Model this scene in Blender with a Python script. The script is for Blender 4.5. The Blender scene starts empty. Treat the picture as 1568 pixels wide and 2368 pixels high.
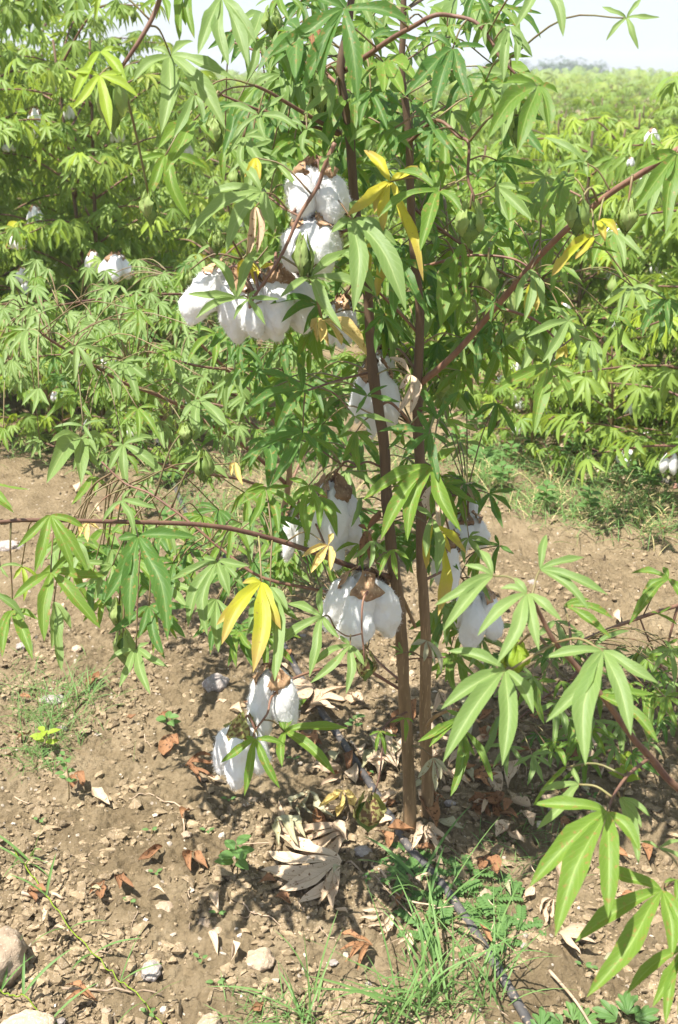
import bpy, math, random
import numpy as np
from mathutils import Vector, Matrix, noise as mnoise

random.seed(7)
RNG = np.random.default_rng(7)
S = bpy.context.scene
COL = S.collection

# ------------------------------------------------------------------ camera, sky, sun
CAM_H = 1.35
PITCH = math.radians(21.6)
W_, H_, F_ = 1568.0, 2368.0, 2587.0          # picture units used for measuring
cam_d = bpy.data.cameras.new('camera')
cam = bpy.data.objects.new('camera', cam_d); COL.objects.link(cam)
cam.location = (0, 0, CAM_H)
cam.rotation_euler = (math.pi/2 - PITCH, 0, 0)
cam_d.sensor_fit = 'VERTICAL'; cam_d.sensor_height = 23.5
cam_d.lens = F_/H_*23.5
cam_d.clip_start = 0.05; cam_d.clip_end = 500
cam_d.dof.use_dof = True
cam_d.dof.focus_distance = 1.85
cam_d.dof.aperture_fstop = 6.3
S.camera = cam

TO_SUN = Vector((-0.32, -0.20, 0.90)).normalized()
world = bpy.data.worlds.new('World'); S.world = world; world.use_nodes = True
nt = world.node_tree; nt.nodes.clear()
sky = nt.nodes.new('ShaderNodeTexSky'); sky.sky_type = 'NISHITA'; sky.sun_disc = False
sky.sun_elevation = math.asin(TO_SUN.z); sky.sun_rotation = math.atan2(TO_SUN.x, TO_SUN.y)
sky.air_density = 1.0; sky.dust_density = 1.2; sky.ozone_density = 1.0
bg = nt.nodes.new('ShaderNodeBackground'); bg.inputs['Strength'].default_value = 0.145
wo = nt.nodes.new('ShaderNodeOutputWorld')
hz = nt.nodes.new('ShaderNodeMix'); hz.data_type = 'RGBA'; hz.inputs[0].default_value = .72      # milky haze veiling the blue
nt.links.new(sky.outputs[0], hz.inputs[6]); hz.inputs[7].default_value = (2.02, 2.24, 2.66, 1)
nt.links.new(hz.outputs[2], bg.inputs[0]); nt.links.new(bg.outputs[0], wo.inputs[0])
sun_d = bpy.data.lights.new('sun', 'SUN'); sun_d.energy = 5.0; sun_d.angle = math.radians(0.55)
sun_d.color = (1.0, 0.955, 0.88)
sun = bpy.data.objects.new('sun', sun_d); COL.objects.link(sun)
sun.rotation_euler = TO_SUN.to_track_quat('Z', 'Y').to_euler()
S.view_settings.view_transform = 'Standard'; S.view_settings.look = 'None'
S.view_settings.gamma = 1.0; S.view_settings.use_curve_mapping = False
S.view_settings.exposure = 1.25
S.cycles.max_bounces = 8; S.cycles.diffuse_bounces = 4; S.cycles.transmission_bounces = 6

# pale air over the field
def haze_box(density):
    m = bpy.data.materials.new('haze_air'); m.use_nodes = True; t = m.node_tree; t.nodes.clear()
    v = t.nodes.new('ShaderNodeVolumePrincipled'); v.inputs['Density'].default_value = density
    v.inputs['Color'].default_value = (.93, .96, 1.0, 1); o = t.nodes.new('ShaderNodeOutputMaterial'); t.links.new(v.outputs[0], o.inputs['Volume'])
    x0, x1, y0, y1, z0, z1 = -125, 125, -8, 225, -1.2, 4.2
    V = [(x, y, z) for x in (x0, x1) for y in (y0, y1) for z in (z0, z1)]
    me = bpy.data.meshes.new('haze'); me.from_pydata(V, [], [(0,1,3,2),(4,6,7,5),(0,4,5,1),(2,3,7,6),(0,2,6,4),(1,5,7,3)]); me.materials.append(m)
    o = bpy.data.objects.new('haze', me); COL.objects.link(o); o['kind'] = 'stuff'; o['label'] = 'thin pale haze lying over the cotton field'
HAZE = .0024
if HAZE: haze_box(HAZE)

CP, SP = math.cos(PITCH), math.sin(PITCH)
CAMP = np.array([0, 0, CAM_H])
def ray(px, py):
    a = (px - W_/2)/F_; b = -(py - H_/2)/F_
    return np.array([a, CP + b*SP, -SP + b*CP])
def at(px, py, Y):                    # point seen at (px,py) standing at distance Y
    r = ray(px, py); return CAMP + r*(Y/r[1])
def gnd(px, py):
    r = ray(px, py); return CAMP + r*(-CAM_H/r[2])
def pix(m, Y, py=1184):               # picture units of a metre at distance Y
    r = ray(784, py); return F_*m/(Y/r[1])

# ------------------------------------------------------------------ tags
def tag(o, label=None, cat=None, group=None, kind=None):
    if label: o['label'] = label
    if cat: o['category'] = cat
    if group: o['group'] = group
    if kind: o['kind'] = kind
    return o
def empty(name, loc=(0, 0, 0), rz=0.0):
    o = bpy.data.objects.new(name, None); COL.objects.link(o)
    o.empty_display_size = 0.05
    o.location = loc; o.rotation_euler = (0, 0, rz); return o
def link(name, me, mat=None, parent=None, loc=None, world_pos=None):
    o = bpy.data.objects.new(name, me); COL.objects.link(o)
    if mat is not None and len(me.materials) == 0: me.materials.append(mat)
    if parent is not None: o.parent = parent
    if loc is not None: o.location = loc
    return o

def mesh(name, V, Fc, UV=None, smooth=True, mat=None, att=None):
    """V (n,3); Fc list of int arrays (m,k) ; UV per vertex (n,2); att per-vertex float"""
    V = np.asarray(V, dtype=np.float32)
    if isinstance(Fc, np.ndarray): Fc = [Fc]
    Fc = [f for f in Fc if len(f)]
    me = bpy.data.meshes.new(name)
    me.vertices.add(len(V)); me.vertices.foreach_set('co', V.ravel())
    loops = np.concatenate([np.asarray(f, dtype=np.int32).ravel() for f in Fc])
    tot = np.concatenate([np.full(len(f), f.shape[1], dtype=np.int32) for f in Fc])
    start = np.concatenate([[0], np.cumsum(tot)[:-1]]).astype(np.int32)
    me.loops.add(len(loops)); me.loops.foreach_set('vertex_index', loops)
    me.polygons.add(len(tot)); me.polygons.foreach_set('loop_start', start)
    me.polygons.foreach_set('loop_total', tot)
    me.polygons.foreach_set('use_smooth', np.full(len(tot), bool(smooth)))
    if UV is not None:
        l = me.uv_layers.new(name='UVMap')
        l.data.foreach_set('uv', np.asarray(UV, dtype=np.float32)[loops].ravel())
    if att is not None:
        a = me.attributes.new('vary', 'FLOAT', 'POINT')
        a.data.foreach_set('value', np.asarray(att, dtype=np.float32))
    me.update(calc_edges=True)
    if mat is not None: me.materials.append(mat)
    return me

class MB:                              # collects pieces of one mesh
    def __init__(s): s.V = []; s.Q = []; s.T = []; s.U = []; s.A = []; s.n = 0
    def add(s, V, Q=None, T=None, UV=None, a=0.5):
        V = np.asarray(V, float)
        s.V.append(V)
        if Q is not None and len(Q): s.Q.append(np.asarray(Q) + s.n)
        if T is not None and len(T): s.T.append(np.asarray(T) + s.n)
        s.U.append(np.zeros((len(V), 2)) if UV is None else UV)
        s.A.append(np.full(len(V), a) if np.isscalar(a) else a)
        s.n += len(V)
    def mesh(s, name, mat=None, smooth=True):
        F = []
        if s.Q: F.append(np.concatenate(s.Q))
        if s.T: F.append(np.concatenate(s.T))
        return mesh(name, np.concatenate(s.V), F, np.concatenate(s.U), smooth, mat, np.concatenate(s.A))

def unit(v): v = np.asarray(v, float); return v/(np.linalg.norm(v)+1e-12)

def spline(pts, n):                    # Catmull-Rom through pts
    P = np.asarray(pts, float)
    if len(P) < 3: 
        t = np.linspace(0, 1, n)[:, None]; return P[0]*(1-t)+P[-1]*t
    Q = np.vstack([2*P[0]-P[1], P, 2*P[-1]-P[-2]])
    t = np.linspace(0, len(P)-1-1e-6, n); i = t.astype(int); f = (t-i)[:, None]
    p0, p1, p2, p3 = Q[i], Q[i+1], Q[i+2], Q[i+3]
    return 0.5*((2*p1)+(p2-p0)*f+(2*p0-5*p1+4*p2-p3)*f*f+(-p0+3*p1-3*p2+p3)*f**3)

def tube(pts, rad, seg=8, cap=True, wob=0.0, uvs=1.0):
    P = np.asarray(pts, float); n = len(P)
    R = np.interp(np.linspace(0, 1, n), np.linspace(0, 1, len(np.atleast_1d(rad))), np.atleast_1d(rad))
    T = np.gradient(P, axis=0); T /= np.linalg.norm(T, axis=1)[:, None]+1e-12
    up = np.array([0, 0, 1.0]) if abs(T[0][2]) < .9 else np.array([1.0, 0, 0])
    V = []; U = []; L = 0
    a = np.linspace(0, 2*math.pi, seg, endpoint=False)
    x = unit(np.cross(up, T[0]))
    for i in range(n):
        x = unit(x - T[i]*np.dot(x, T[i])); y = np.cross(T[i], x)
        r = R[i]*(1+wob*RNG.normal(size=seg)) if wob else np.full(seg, R[i])
        V.append(P[i]+np.outer(np.cos(a)*r, x)+np.outer(np.sin(a)*r, y))
        if i: L += np.linalg.norm(P[i]-P[i-1])
        U.append(np.stack([a/(2*math.pi), np.full(seg, L*uvs)], 1))
    V = np.concatenate(V); U = np.concatenate(U)
    i = np.arange(n-1)[:, None]*seg; j = np.arange(seg)[None]; j2 = (j+1) % seg
    Q = np.stack([i+j, i+j2, i+seg+j2, i+seg+j], -1).reshape(-1, 4)
    Tt = None
    if cap:
        V = np.vstack([V, P[0], P[-1]]); U = np.vstack([U, [0, 0], [0, L]])
        k = np.arange(seg); k2 = (k+1) % seg
        Tt = np.vstack([np.stack([k2, k, np.full(seg, n*seg)], 1),
                        np.stack([(n-1)*seg+k, (n-1)*seg+k2, np.full(seg, n*seg+1)], 1)])
    return V, Q, Tt, U

# ------------------------------------------------------------------ materials
def newmat(name):
    m = bpy.data.materials.new(name); m.use_nodes = True
    nt = m.node_tree; nt.nodes.clear(); return m, nt
def N(nt, t, **kw):
    n = nt.nodes.new(t)
    for k, v in kw.items():
        if k in n.inputs.keys() if isinstance(k, str) else False: n.inputs[k].default_value = v
        else: setattr(n, k, v)
    return n
def setin(n, **kw):
    for k, v in kw.items(): n.inputs[k.replace('_', ' ')].default_value = v
    return n
def c4(c): return (c[0], c[1], c[2], 1)
def mixc(nt, fac, a, b, mode='MIX'):
    n = nt.nodes.new('ShaderNodeMix'); n.data_type = 'RGBA'; n.blend_type = mode
    for sock, v in ((n.inputs[0], fac), (n.inputs[6], a), (n.inputs[7], b)):
        if hasattr(v, 'type') and hasattr(v, 'links'): nt.links.new(v, sock)
        else: sock.default_value = v if not isinstance(v, tuple) else c4(v)
    return n.outputs[2]
def mth(nt, op, a, b=None, c=None, clamp=False):
    n = nt.nodes.new('ShaderNodeMath'); n.operation = op; n.use_clamp = clamp
    for i, v in enumerate((a, b, c)):
        if v is None: continue
        if hasattr(v, 'links'): nt.links.new(v, n.inputs[i])
        else: n.inputs[i].default_value = v
    return n.outputs[0]
def noi(nt, scale, detail=3, rough=.55, vec=None, dist=0.0):
    n = nt.nodes.new('ShaderNodeTexNoise'); n.inputs['Scale'].default_value = scale
    n.inputs['Detail'].default_value = detail; n.inputs['Roughness'].default_value = rough
    n.inputs['Distortion'].default_value = dist
    if vec is not None: nt.links.new(vec, n.inputs['Vector'])
    return n.outputs['Fac']
def ramp(nt, fac, stops):
    n = nt.nodes.new('ShaderNodeValToRGB'); nt.links.new(fac, n.inputs[0])
    e = n.color_ramp.elements
    while len(e) > 1: e.remove(e[-1])
    e[0].position = stops[0][0]; e[0].color = c4(stops[0][1])
    for p, c in stops[1:]:
        q = e.new(p); q.color = c4(c)
    return n.outputs[0]
def objco(nt):
    return nt.nodes.new('ShaderNodeTexCoord').outputs['Object']

def leaf_mat(name, top, top2, under, trans, vein, transl=0.38, rough=0.50, spots=0.0, spotcol=(.25,.17,.05), vary=None, bumps=.25, tipcol=None, spec=.30):
    m, nt = newmat(name)
    uv = nt.nodes.new('ShaderNodeUVMap'); uv.uv_map = 'UVMap'
    sx = nt.nodes.new('ShaderNodeSeparateXYZ'); nt.links.new(uv.outputs[0], sx.inputs[0])
    ax = mth(nt, 'ABSOLUTE', mth(nt, 'SUBTRACT', sx.outputs[0], .5))            # 0 midrib .. .5 edge
    mid = mth(nt, 'SUBTRACT', 1.0, mth(nt, 'DIVIDE', ax, .055), clamp=True)
    # side veins: slanting lines
    sv = mth(nt, 'SUBTRACT', mth(nt, 'MULTIPLY', sx.outputs[1], 11.0), mth(nt, 'MULTIPLY', ax, 5.0))
    tri = mth(nt, 'ABSOLUTE', mth(nt, 'SUBTRACT', mth(nt, 'FRACT', sv), .5))
    sv = mth(nt, 'MULTIPLY', mth(nt, 'SUBTRACT', 1.0, mth(nt, 'DIVIDE', tri, .09), clamp=True), .35)
    veins = mth(nt, 'MAXIMUM', mth(nt, 'MULTIPLY', mid, .7), sv)
    oi = nt.nodes.new('ShaderNodeObjectInfo')
    at_ = nt.nodes.new('ShaderNodeAttribute'); at_.attribute_name = 'vary'
    rnd = mth(nt, 'FRACT', mth(nt, 'ADD', oi.outputs['Random'], at_.outputs['Fac']))
    oc = objco(nt)
    n1 = noi(nt, 22, 4, .6, oc)
    f = mth(nt, 'ADD', mth(nt, 'MULTIPLY', rnd, .7), mth(nt, 'MULTIPLY', n1, .6), clamp=True)
    f = mth(nt, 'SUBTRACT', f, .15, clamp=True)
    base = mixc(nt, f, top, top2)
    if name == 'leaf_field':       # a few leaves turn yellowish
        base = mixc(nt, mth(nt, 'MULTIPLY', mth(nt, 'SUBTRACT', rnd, .86, clamp=True), 4.0, clamp=True), base, (.32, .34, .03))
    if tipcol:
        tf = mth(nt, 'MULTIPLY', mth(nt, 'SUBTRACT', mth(nt, 'ADD', sx.outputs[1], mth(nt,'MULTIPLY',n1,.5)), .75, clamp=True), 2.5, clamp=True)
        base = mixc(nt, tf, base, tipcol)
    base = mixc(nt, veins, base, vein)
    if spots:
        n2 = noi(nt, 160, 2, .5, oc)
        sp = mth(nt, 'MULTIPLY', mth(nt, 'SUBTRACT', n2, 1-.4*spots-.22, clamp=True), 14, clamp=True)
        base = mixc(nt, sp, base, spotcol)
    geo = nt.nodes.new('ShaderNodeNewGeometry')
    und = mixc(nt, f, under, tuple(c*.8 for c in under))
    und = mixc(nt, veins, und, tuple(min(1, c*1.25) for c in under))
    col = mixc(nt, geo.outputs['Backfacing'], base, und)
    bmp = nt.nodes.new('ShaderNodeBump'); bmp.inputs['Strength'].default_value = bumps; bmp.inputs['Distance'].default_value = .0012
    h = mth(nt, 'SUBTRACT', mth(nt, 'MULTIPLY', noi(nt, 240, 2, .5, oc), .6), mth(nt, 'MULTIPLY', veins, .8))
    nt.links.new(h, bmp.inputs['Height'])
    p = nt.nodes.new('ShaderNodeBsdfPrincipled')
    nt.links.new(col, p.inputs['Base Color']); nt.links.new(bmp.outputs[0], p.inputs['Normal'])
    p.inputs['Roughness'].default_value = rough; p.inputs['Specular IOR Level'].default_value = spec
    tr = nt.nodes.new('ShaderNodeBsdfTranslucent')
    tcol = mixc(nt, f, trans, tuple(c*.8 for c in trans))
    tcol = mixc(nt, veins, tcol, tuple(c*.75 for c in trans))
    nt.links.new(tcol, tr.inputs[0]); nt.links.new(bmp.outputs[0], tr.inputs['Normal'])
    mx = nt.nodes.new('ShaderNodeMixShader'); mx.inputs[0].default_value = transl
    nt.links.new(p.outputs[0], mx.inputs[1]); nt.links.new(tr.outputs[0], mx.inputs[2])
    o = nt.nodes.new('ShaderNodeOutputMaterial'); nt.links.new(mx.outputs[0], o.inputs[0])
    return m

M = {}
M['leaf'] = leaf_mat('leaf_green', (.080,.162,.020), (.145,.240,.034), (.20,.28,.09), (.35,.52,.028), (.34,.44,.12), spots=.42)
M['leafd'] = leaf_mat('leaf_deep_green', (.044,.115,.024), (.082,.172,.032), (.16,.24,.10), (.22,.42,.02), (.26,.36,.11), spots=.42)
M['leafl'] = leaf_mat('leaf_soft_green', (.135,.222,.062), (.200,.290,.088), (.24,.32,.13), (.35,.50,.080), (.38,.46,.18), spots=.15)
M['young'] = leaf_mat('leaf_young', (.22,.33,.03), (.30,.40,.04), (.30,.38,.10), (.48,.60,.03), (.38,.45,.10), transl=.4)
M['yellow'] = leaf_mat('leaf_yellow', (.27,.34,.025), (.58,.49,.045), (.50,.45,.12), (.75,.62,.03), (.45,.42,.06), transl=.38, spots=.30, tipcol=(.38,.26,.08))
M['field'] = leaf_mat('leaf_field', (.115,.205,.038), (.245,.335,.056), (.26,.34,.12), (.42,.56,.055), (.26,.37,.13), bumps=.1, transl=.36)
M['dry'] = leaf_mat('leaf_dry_tan', (.46,.34,.23), (.62,.49,.35), (.56,.45,.32), (.45,.28,.12), (.36,.25,.15), transl=.15, rough=.7, spots=.4, spotcol=(.18,.10,.05), bumps=.6, spec=.2)
M['dryb'] = leaf_mat('leaf_dry_brown', (.20,.10,.05), (.36,.19,.09), (.33,.20,.11), (.30,.12,.04), (.17,.09,.05), transl=.12, rough=.7, spots=.5, spotcol=(.08,.04,.02), bumps=.7, spec=.2)
M['dryg'] = leaf_mat('leaf_dry_grey', (.34,.33,.20), (.46,.43,.29), (.42,.38,.26), (.35,.32,.10), (.30,.27,.16), transl=.15, rough=.75, spots=.4, bumps=.6, spec=.2)
M['dryy'] = leaf_mat('leaf_dry_yellow', (.55,.42,.14), (.62,.48,.20), (.6,.5,.25), (.7,.5,.08), (.45,.30,.10), transl=.25, rough=.6, spots=.5, bumps=.6, spec=.3)
M['bract'] = leaf_mat('bract_green', (.25,.36,.10), (.33,.42,.14), (.28,.36,.14), (.44,.56,.08), (.36,.34,.16), transl=.35, rough=.55, spots=.2, spotcol=(.20,.10,.04))
M['bractp'] = leaf_mat('bract_pinkish', (.34,.30,.10), (.38,.40,.14), (.34,.34,.15), (.45,.45,.08), (.42,.22,.14), transl=.3, rough=.55, spots=.8, spotcol=(.12,.05,.03))
M['weed'] = leaf_mat('weed_green', (.08,.17,.045), (.13,.24,.065), (.2,.30,.13), (.26,.42,.07), (.22,.36,.14))
M['grass'] = leaf_mat('grass_blade', (.10,.22,.06), (.18,.30,.09), (.16,.27,.09), (.3,.45,.1), (.22,.34,.12), spots=0)
M['grassdry'] = leaf_mat('grass_straw', (.42,.36,.16), (.5,.42,.2), (.45,.38,.2), (.4,.35,.1), (.45,.38,.2), transl=.15)

def simple_mat(name, c1, c2, scale=20, rough=.7, stretch=None, bump=.4, bdist=.001, c3=None, spec=.3, detail=5, usevary=False):
    m, nt = newmat(name)
    oc = objco(nt)
    if stretch:
        mp = nt.nodes.new('ShaderNodeMapping'); mp.inputs['Scale'].default_value = stretch
        nt.links.new(oc, mp.inputs[0]); oc = mp.outputs[0]
    n1 = noi(nt, scale, detail, .6, oc)
    f = mth(nt, 'MULTIPLY', mth(nt, 'SUBTRACT', n1, .32), 2.6, clamp=True)
    col = mixc(nt, f, c1, c2)
    if c3:
        n3 = noi(nt, scale*6, 2, .5, oc)
        col = mixc(nt, mth(nt, 'MULTIPLY', mth(nt, 'SUBTRACT', n3, .60), 9, clamp=True), col, c3)
    oi = nt.nodes.new('ShaderNodeObjectInfo')
    rv = oi.outputs['Random']
    if usevary:
        at_ = nt.nodes.new('ShaderNodeAttribute'); at_.attribute_name = 'vary'; rv = at_.outputs['Fac']
    if name == 'stem_bark':       # old bark is tan low down, young bark dark brown higher up
        sp_ = nt.nodes.new('ShaderNodeSeparateXYZ'); nt.links.new(objco(nt), sp_.inputs[0])
        zf = mth(nt, 'MULTIPLY', mth(nt, 'SUBTRACT', sp_.outputs[2], .30), 2.4, clamp=True)
        col = mixc(nt, mth(nt, 'MULTIPLY', zf, .8), col, mixc(nt, f, (.058,.038,.027), (.120,.074,.048)))
    k = mth(nt, 'ADD', mth(nt, 'MULTIPLY', rv, .5), .75)
    cc = nt.nodes.new('ShaderNodeCombineXYZ')
    for i in range(3): nt.links.new(k, cc.inputs[i])
    col = mixc(nt, 1.0, col, cc.outputs[0], 'MULTIPLY')
    b = nt.nodes.new('ShaderNodeBump'); b.inputs['Strength'].default_value = bump; b.inputs['Distance'].default_value = bdist
    nt.links.new(noi(nt, scale*2.5, 5, .65, oc), b.inputs['Height'])
    p = nt.nodes.new('ShaderNodeBsdfPrincipled'); nt.links.new(col, p.inputs['Base Color'])
    nt.links.new(b.outputs[0], p.inputs['Normal'])
    p.inputs['Roughness'].default_value = rough; p.inputs['Specular IOR Level'].default_value = spec
    o = nt.nodes.new('ShaderNodeOutputMaterial'); nt.links.new(p.outputs[0], o.inputs[0])
    return m
M['bark'] = simple_mat('stem_bark', (.165,.105,.052), (.32,.215,.115), 60, .75, (1, 1, .12), .9, .0015, c3=(.40,.28,.15))
M['twig'] = simple_mat('branch_reddish', (.13,.065,.050), (.22,.125,.075), 60, .55, (1, 1, .3), .3, .0008)
M['twigg'] = simple_mat('petiole_green_red', (.17,.085,.055), (.19,.20,.075), 30, .5, None, .2, .0005)
M['capsule'] = simple_mat('capsule_green', (.09,.15,.035), (.14,.21,.05), 90, .5, None, .5, .0008, c3=(.03,.05,.02))
M['husk'] = simple_mat('husk_dry', (.17,.09,.045), (.42,.27,.15), 45, .75, None, .8, .002, c3=(.52,.38,.24))
M['stone'] = simple_mat('stone_tan', (.30,.22,.15), (.44,.34,.24), 35, .9, None, 1.0, .006, c3=(.55,.46,.36))
M['stoneg'] = simple_mat('stone_grey', (.24,.20,.18), (.40,.35,.31), 50, .9, None, 1.0, .006, c3=(.55,.5,.46))
M['hose'] = simple_mat('black_polythene', (.030,.030,.033), (.105,.095,.088), 22, .6, None, .25, .001, c3=(.26,.20,.15), spec=.35)
M['straw'] = simple_mat('dead_twig', (.28,.20,.13), (.45,.34,.24), 40, .8, None, .5, .001)
M['clod'] = simple_mat('soil_clod', (.165,.121,.070), (.30,.228,.142), 70, .95, None, .8, .002, c3=(.43,.35,.27), spec=.12, usevary=True)
M['pebble'] = simple_mat('pebble_pale', (.36,.30,.23), (.54,.47,.39), 70, .85, None, .6, .002, spec=.2, usevary=True)

def lint_mat():
    m, nt = newmat('cotton_lint'); oc = objco(nt)
    n1 = noi(nt, 40, 6, .7, oc, .6); n2 = noi(nt, 320, 4, .7, oc, 1.5)
    b = nt.nodes.new('ShaderNodeBump'); b.inputs['Strength'].default_value = .7; b.inputs['Distance'].default_value = .003
    nt.links.new(mth(nt, 'ADD', mth(nt, 'MULTIPLY', n1, .8), mth(nt, 'MULTIPLY', n2, .45)), b.inputs['Height'])
    col = mixc(nt, n1, (.80,.79,.76), (.84,.84,.83))
    d = nt.nodes.new('ShaderNodeBsdfPrincipled'); nt.links.new(col, d.inputs['Base Color']); nt.links.new(b.outputs[0], d.inputs['Normal'])
    d.inputs['Roughness'].default_value = .9; d.inputs['Specular IOR Level'].default_value = .15
    d.inputs['Sheen Weight'].default_value = .3
    t = nt.nodes.new('ShaderNodeBsdfTranslucent'); t.inputs[0].default_value = (.85,.84,.82,1)
    mx = nt.nodes.new('ShaderNodeMixShader'); mx.inputs[0].default_value = .22
    nt.links.new(d.outputs[0], mx.inputs[1]); nt.links.new(t.outputs[0], mx.inputs[2])
    o = nt.nodes.new('ShaderNodeOutputMaterial'); nt.links.new(mx.outputs[0], o.inputs[0]); return m
M['lint'] = lint_mat()

def soil_mat():
    m, nt = newmat('dry_soil'); oc = objco(nt)
    n0 = noi(nt, 1.3, 4, .6, oc); n1 = noi(nt, 14, 6, .65, oc); n2 = noi(nt, 130, 6, .75, oc)
    f = mth(nt, 'ADD', mth(nt, 'MULTIPLY', n0, .5), mth(nt, 'MULTIPLY', n1, .5))
    col = ramp(nt, f, [(.36, (.152,.112,.063)), (.5, (.240,.182,.107)), (.64, (.338,.264,.166))])
    v = nt.nodes.new('ShaderNodeTexVoronoi'); v.inputs['Scale'].default_value = 95; nt.links.new(oc, v.inputs['Vector'])
    g = mth(nt, 'MULTIPLY', mth(nt, 'SUBTRACT', n2, .56), 6, clamp=True)
    col = mixc(nt, mth(nt, 'MULTIPLY', g, .5), col, (.52,.41,.30))
    # scattered pale grit
    wn = nt.nodes.new('ShaderNodeSeparateColor'); nt.links.new(v.outputs['Color'], wn.inputs[0])
    gr = mth(nt, 'MULTIPLY', mth(nt, 'GREATER_THAN', wn.outputs[0], .965), mth(nt, 'LESS_THAN', v.outputs['Distance'], .35))
    col = mixc(nt, gr, col, (.46,.39,.31))
    dk = mth(nt, 'MULTIPLY', mth(nt, 'SUBTRACT', .42, n2), 5, clamp=True)
    col = mixc(nt, mth(nt, 'MULTIPLY', dk, .75), col, (.095,.060,.038))
    # grit relief
    b = nt.nodes.new('ShaderNodeBump'); b.inputs['Strength'].default_value = 1.0; b.inputs['Distance'].default_value = .014
    h = mth(nt, 'ADD', mth(nt, 'MULTIPLY', n2, .7), mth(nt, 'MULTIPLY', v.outputs['Distance'], -.35))
    nt.links.new(h, b.inputs['Height'])
    p = nt.nodes.new('ShaderNodeBsdfPrincipled'); nt.links.new(col, p.inputs['Base Color']); nt.links.new(b.outputs[0], p.inputs['Normal'])
    p.inputs['Roughness'].default_value = .95; p.inputs['Specular IOR Level'].default_value = .1
    o = nt.nodes.new('ShaderNodeOutputMaterial'); nt.links.new(p.outputs[0], o.inputs[0]); return m
M['soil'] = soil_mat()

# ------------------------------------------------------------------ ground
def vnoise(x, y, s, seed):
    r = np.random.default_rng(seed); L = r.random((257, 257))
    X = np.asarray(x)*s + 1000.3; Y = np.asarray(y)*s + 1000.7
    xi = np.floor(X).astype(int); yi = np.floor(Y).astype(int)
    fx = X-xi; fy = Y-yi; fx = fx*fx*(3-2*fx); fy = fy*fy*(3-2*fy)
    x0 = xi % 256; y0 = yi % 256
    a = L[x0, y0]; b = L[x0+1, y0]; c = L[x0, y0+1]; d = L[x0+1, y0+1]
    return (a*(1-fx)+b*fx)*(1-fy)+(c*(1-fx)+d*fx)*fy - .5
def gz(x, y):
    x = np.asarray(x, float); y = np.asarray(y, float)
    near = np.clip((9-np.abs(y))/5, 0, 1)
    z = .030*vnoise(x, y, 1.6, 1)+.020*vnoise(x, y, 5, 2)+.016*vnoise(x, y, 13, 3)
    z += near*(.013*vnoise(x, y, 33, 4)+.010*vnoise(x, y, 64, 5)-.016*np.abs(vnoise(x, y, 85, 6))+.009*vnoise(x, y, 150, 7))
    # mound on the row beyond the hose, right
    z += .05*np.exp(-(((x-.55)/.35)**2+((y-2.75)/.22)**2))
    # soil heaped round the stems
    z += .022*np.exp(-(((x-.155)/.07)**2+((y-1.77)/.06)**2))
    return z
def axis(lo, hi, f0, f1, step, grow):
    a = list(np.arange(f0, f1, step)); s = step; v = f1
    while v < hi: a.append(v); s *= grow; v += s
    a.append(hi); s = step*2; v = f0-step; b = []
    while v > lo: b.append(v); s *= grow; v -= s
    b.append(lo); return np.array(b[::-1]+a)
gx = axis(-120, 120, -.80, .92, .0042, 1.09); gy = axis(-6, 220, 1.12, 2.75, .0042, 1.045)
X, Y = np.meshgrid(gx, gy, indexing='ij')
Z = gz(X, Y)
nx, ny = X.shape
idx = np.arange(nx*ny).reshape(nx, ny)
Q = np.stack([idx[:-1, :-1], idx[1:, :-1], idx[1:, 1:], idx[:-1, 1:]], -1).reshape(-1, 4)
g = link('ground', mesh('ground', np.stack([X, Y, Z], -1).reshape(-1, 3), Q, mat=M['soil']))
tag(g, 'dry crumbly light brown soil of the cotton field', None, None, 'structure')

ICO = {}
def ico(sub):
    if sub in ICO: return ICO[sub]
    import bmesh
    bm = bmesh.new(); bmesh.ops.create_icosphere(bm, subdivisions=sub, radius=1)
    V = np.array([v.co[:] for v in bm.verts]); T = np.array([[v.index for v in f.verts] for f in bm.faces]); bm.free()
    ICO[sub] = (V, T); return V, T
def scatter_clods(n, xy, rmin, rmax, power, name, mat, label, sub=1, flat=.7):
    V0, T0 = ico(sub); k = len(V0)
    r = rmin*(rmax/rmin)**(RNG.random(n)**power)
    P = V0[None]*(1+.34*RNG.normal(size=(n, k, 1)).clip(-1.5, 1.5))
    sc = r[:, None, None]*(1+.3*(RNG.random((n, 1, 3))-.5)*2)*np.array([1, 1, flat])
    P = P*sc*(1+.35*RNG.normal(size=(n, 1, 3)).clip(-1.5, 1.5))
    a = RNG.random(n)*6.283; ca, sa = np.cos(a)[:, None], np.sin(a)[:, None]
    x = P[..., 0]*ca-P[..., 1]*sa; y = P[..., 0]*sa+P[..., 1]*ca
    x += xy[:, :1]; y += xy[:, 1:]
    z = P[..., 2]+gz(xy[:, 0], xy[:, 1])[:, None]+r[:, None]*.12
    V = np.stack([x, y, z], -1).reshape(-1, 3)
    T = (T0[None]+np.arange(n)[:, None, None]*k).reshape(-1, 3)
    att = np.repeat(RNG.random(n), k)
    o = link(name, mesh(name, V, T, smooth=False, mat=mat, att=att))
    return tag(o, label, None, None, 'stuff')
def fieldpts(n, y0=1.05, y1=5.2):
    # more points near the camera, inside the seen wedge and a margin
    t = RNG.random(n); y = 1/((1/y0)*(1-t)+(1/y1)*t)
    x = (RNG.random(n)-.5)*2*(y*.42+.25); return np.stack([x, y], 1)
p = fieldpts(120000); keep = (vnoise(p[:, 0], p[:, 1], 7, 31)+vnoise(p[:, 0], p[:, 1], 24, 33)*.9+vnoise(p[:, 0], p[:, 1], 2, 32)*.5) > -.05+.2*RNG.normal(size=len(p))
p = p[keep]
scatter_clods(len(p), p, .0017, .0105, 2.5, 'soil_clods', M['clod'], 'loose crumbs and clods of brown soil covering the ground')
p = fieldpts(750)
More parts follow.
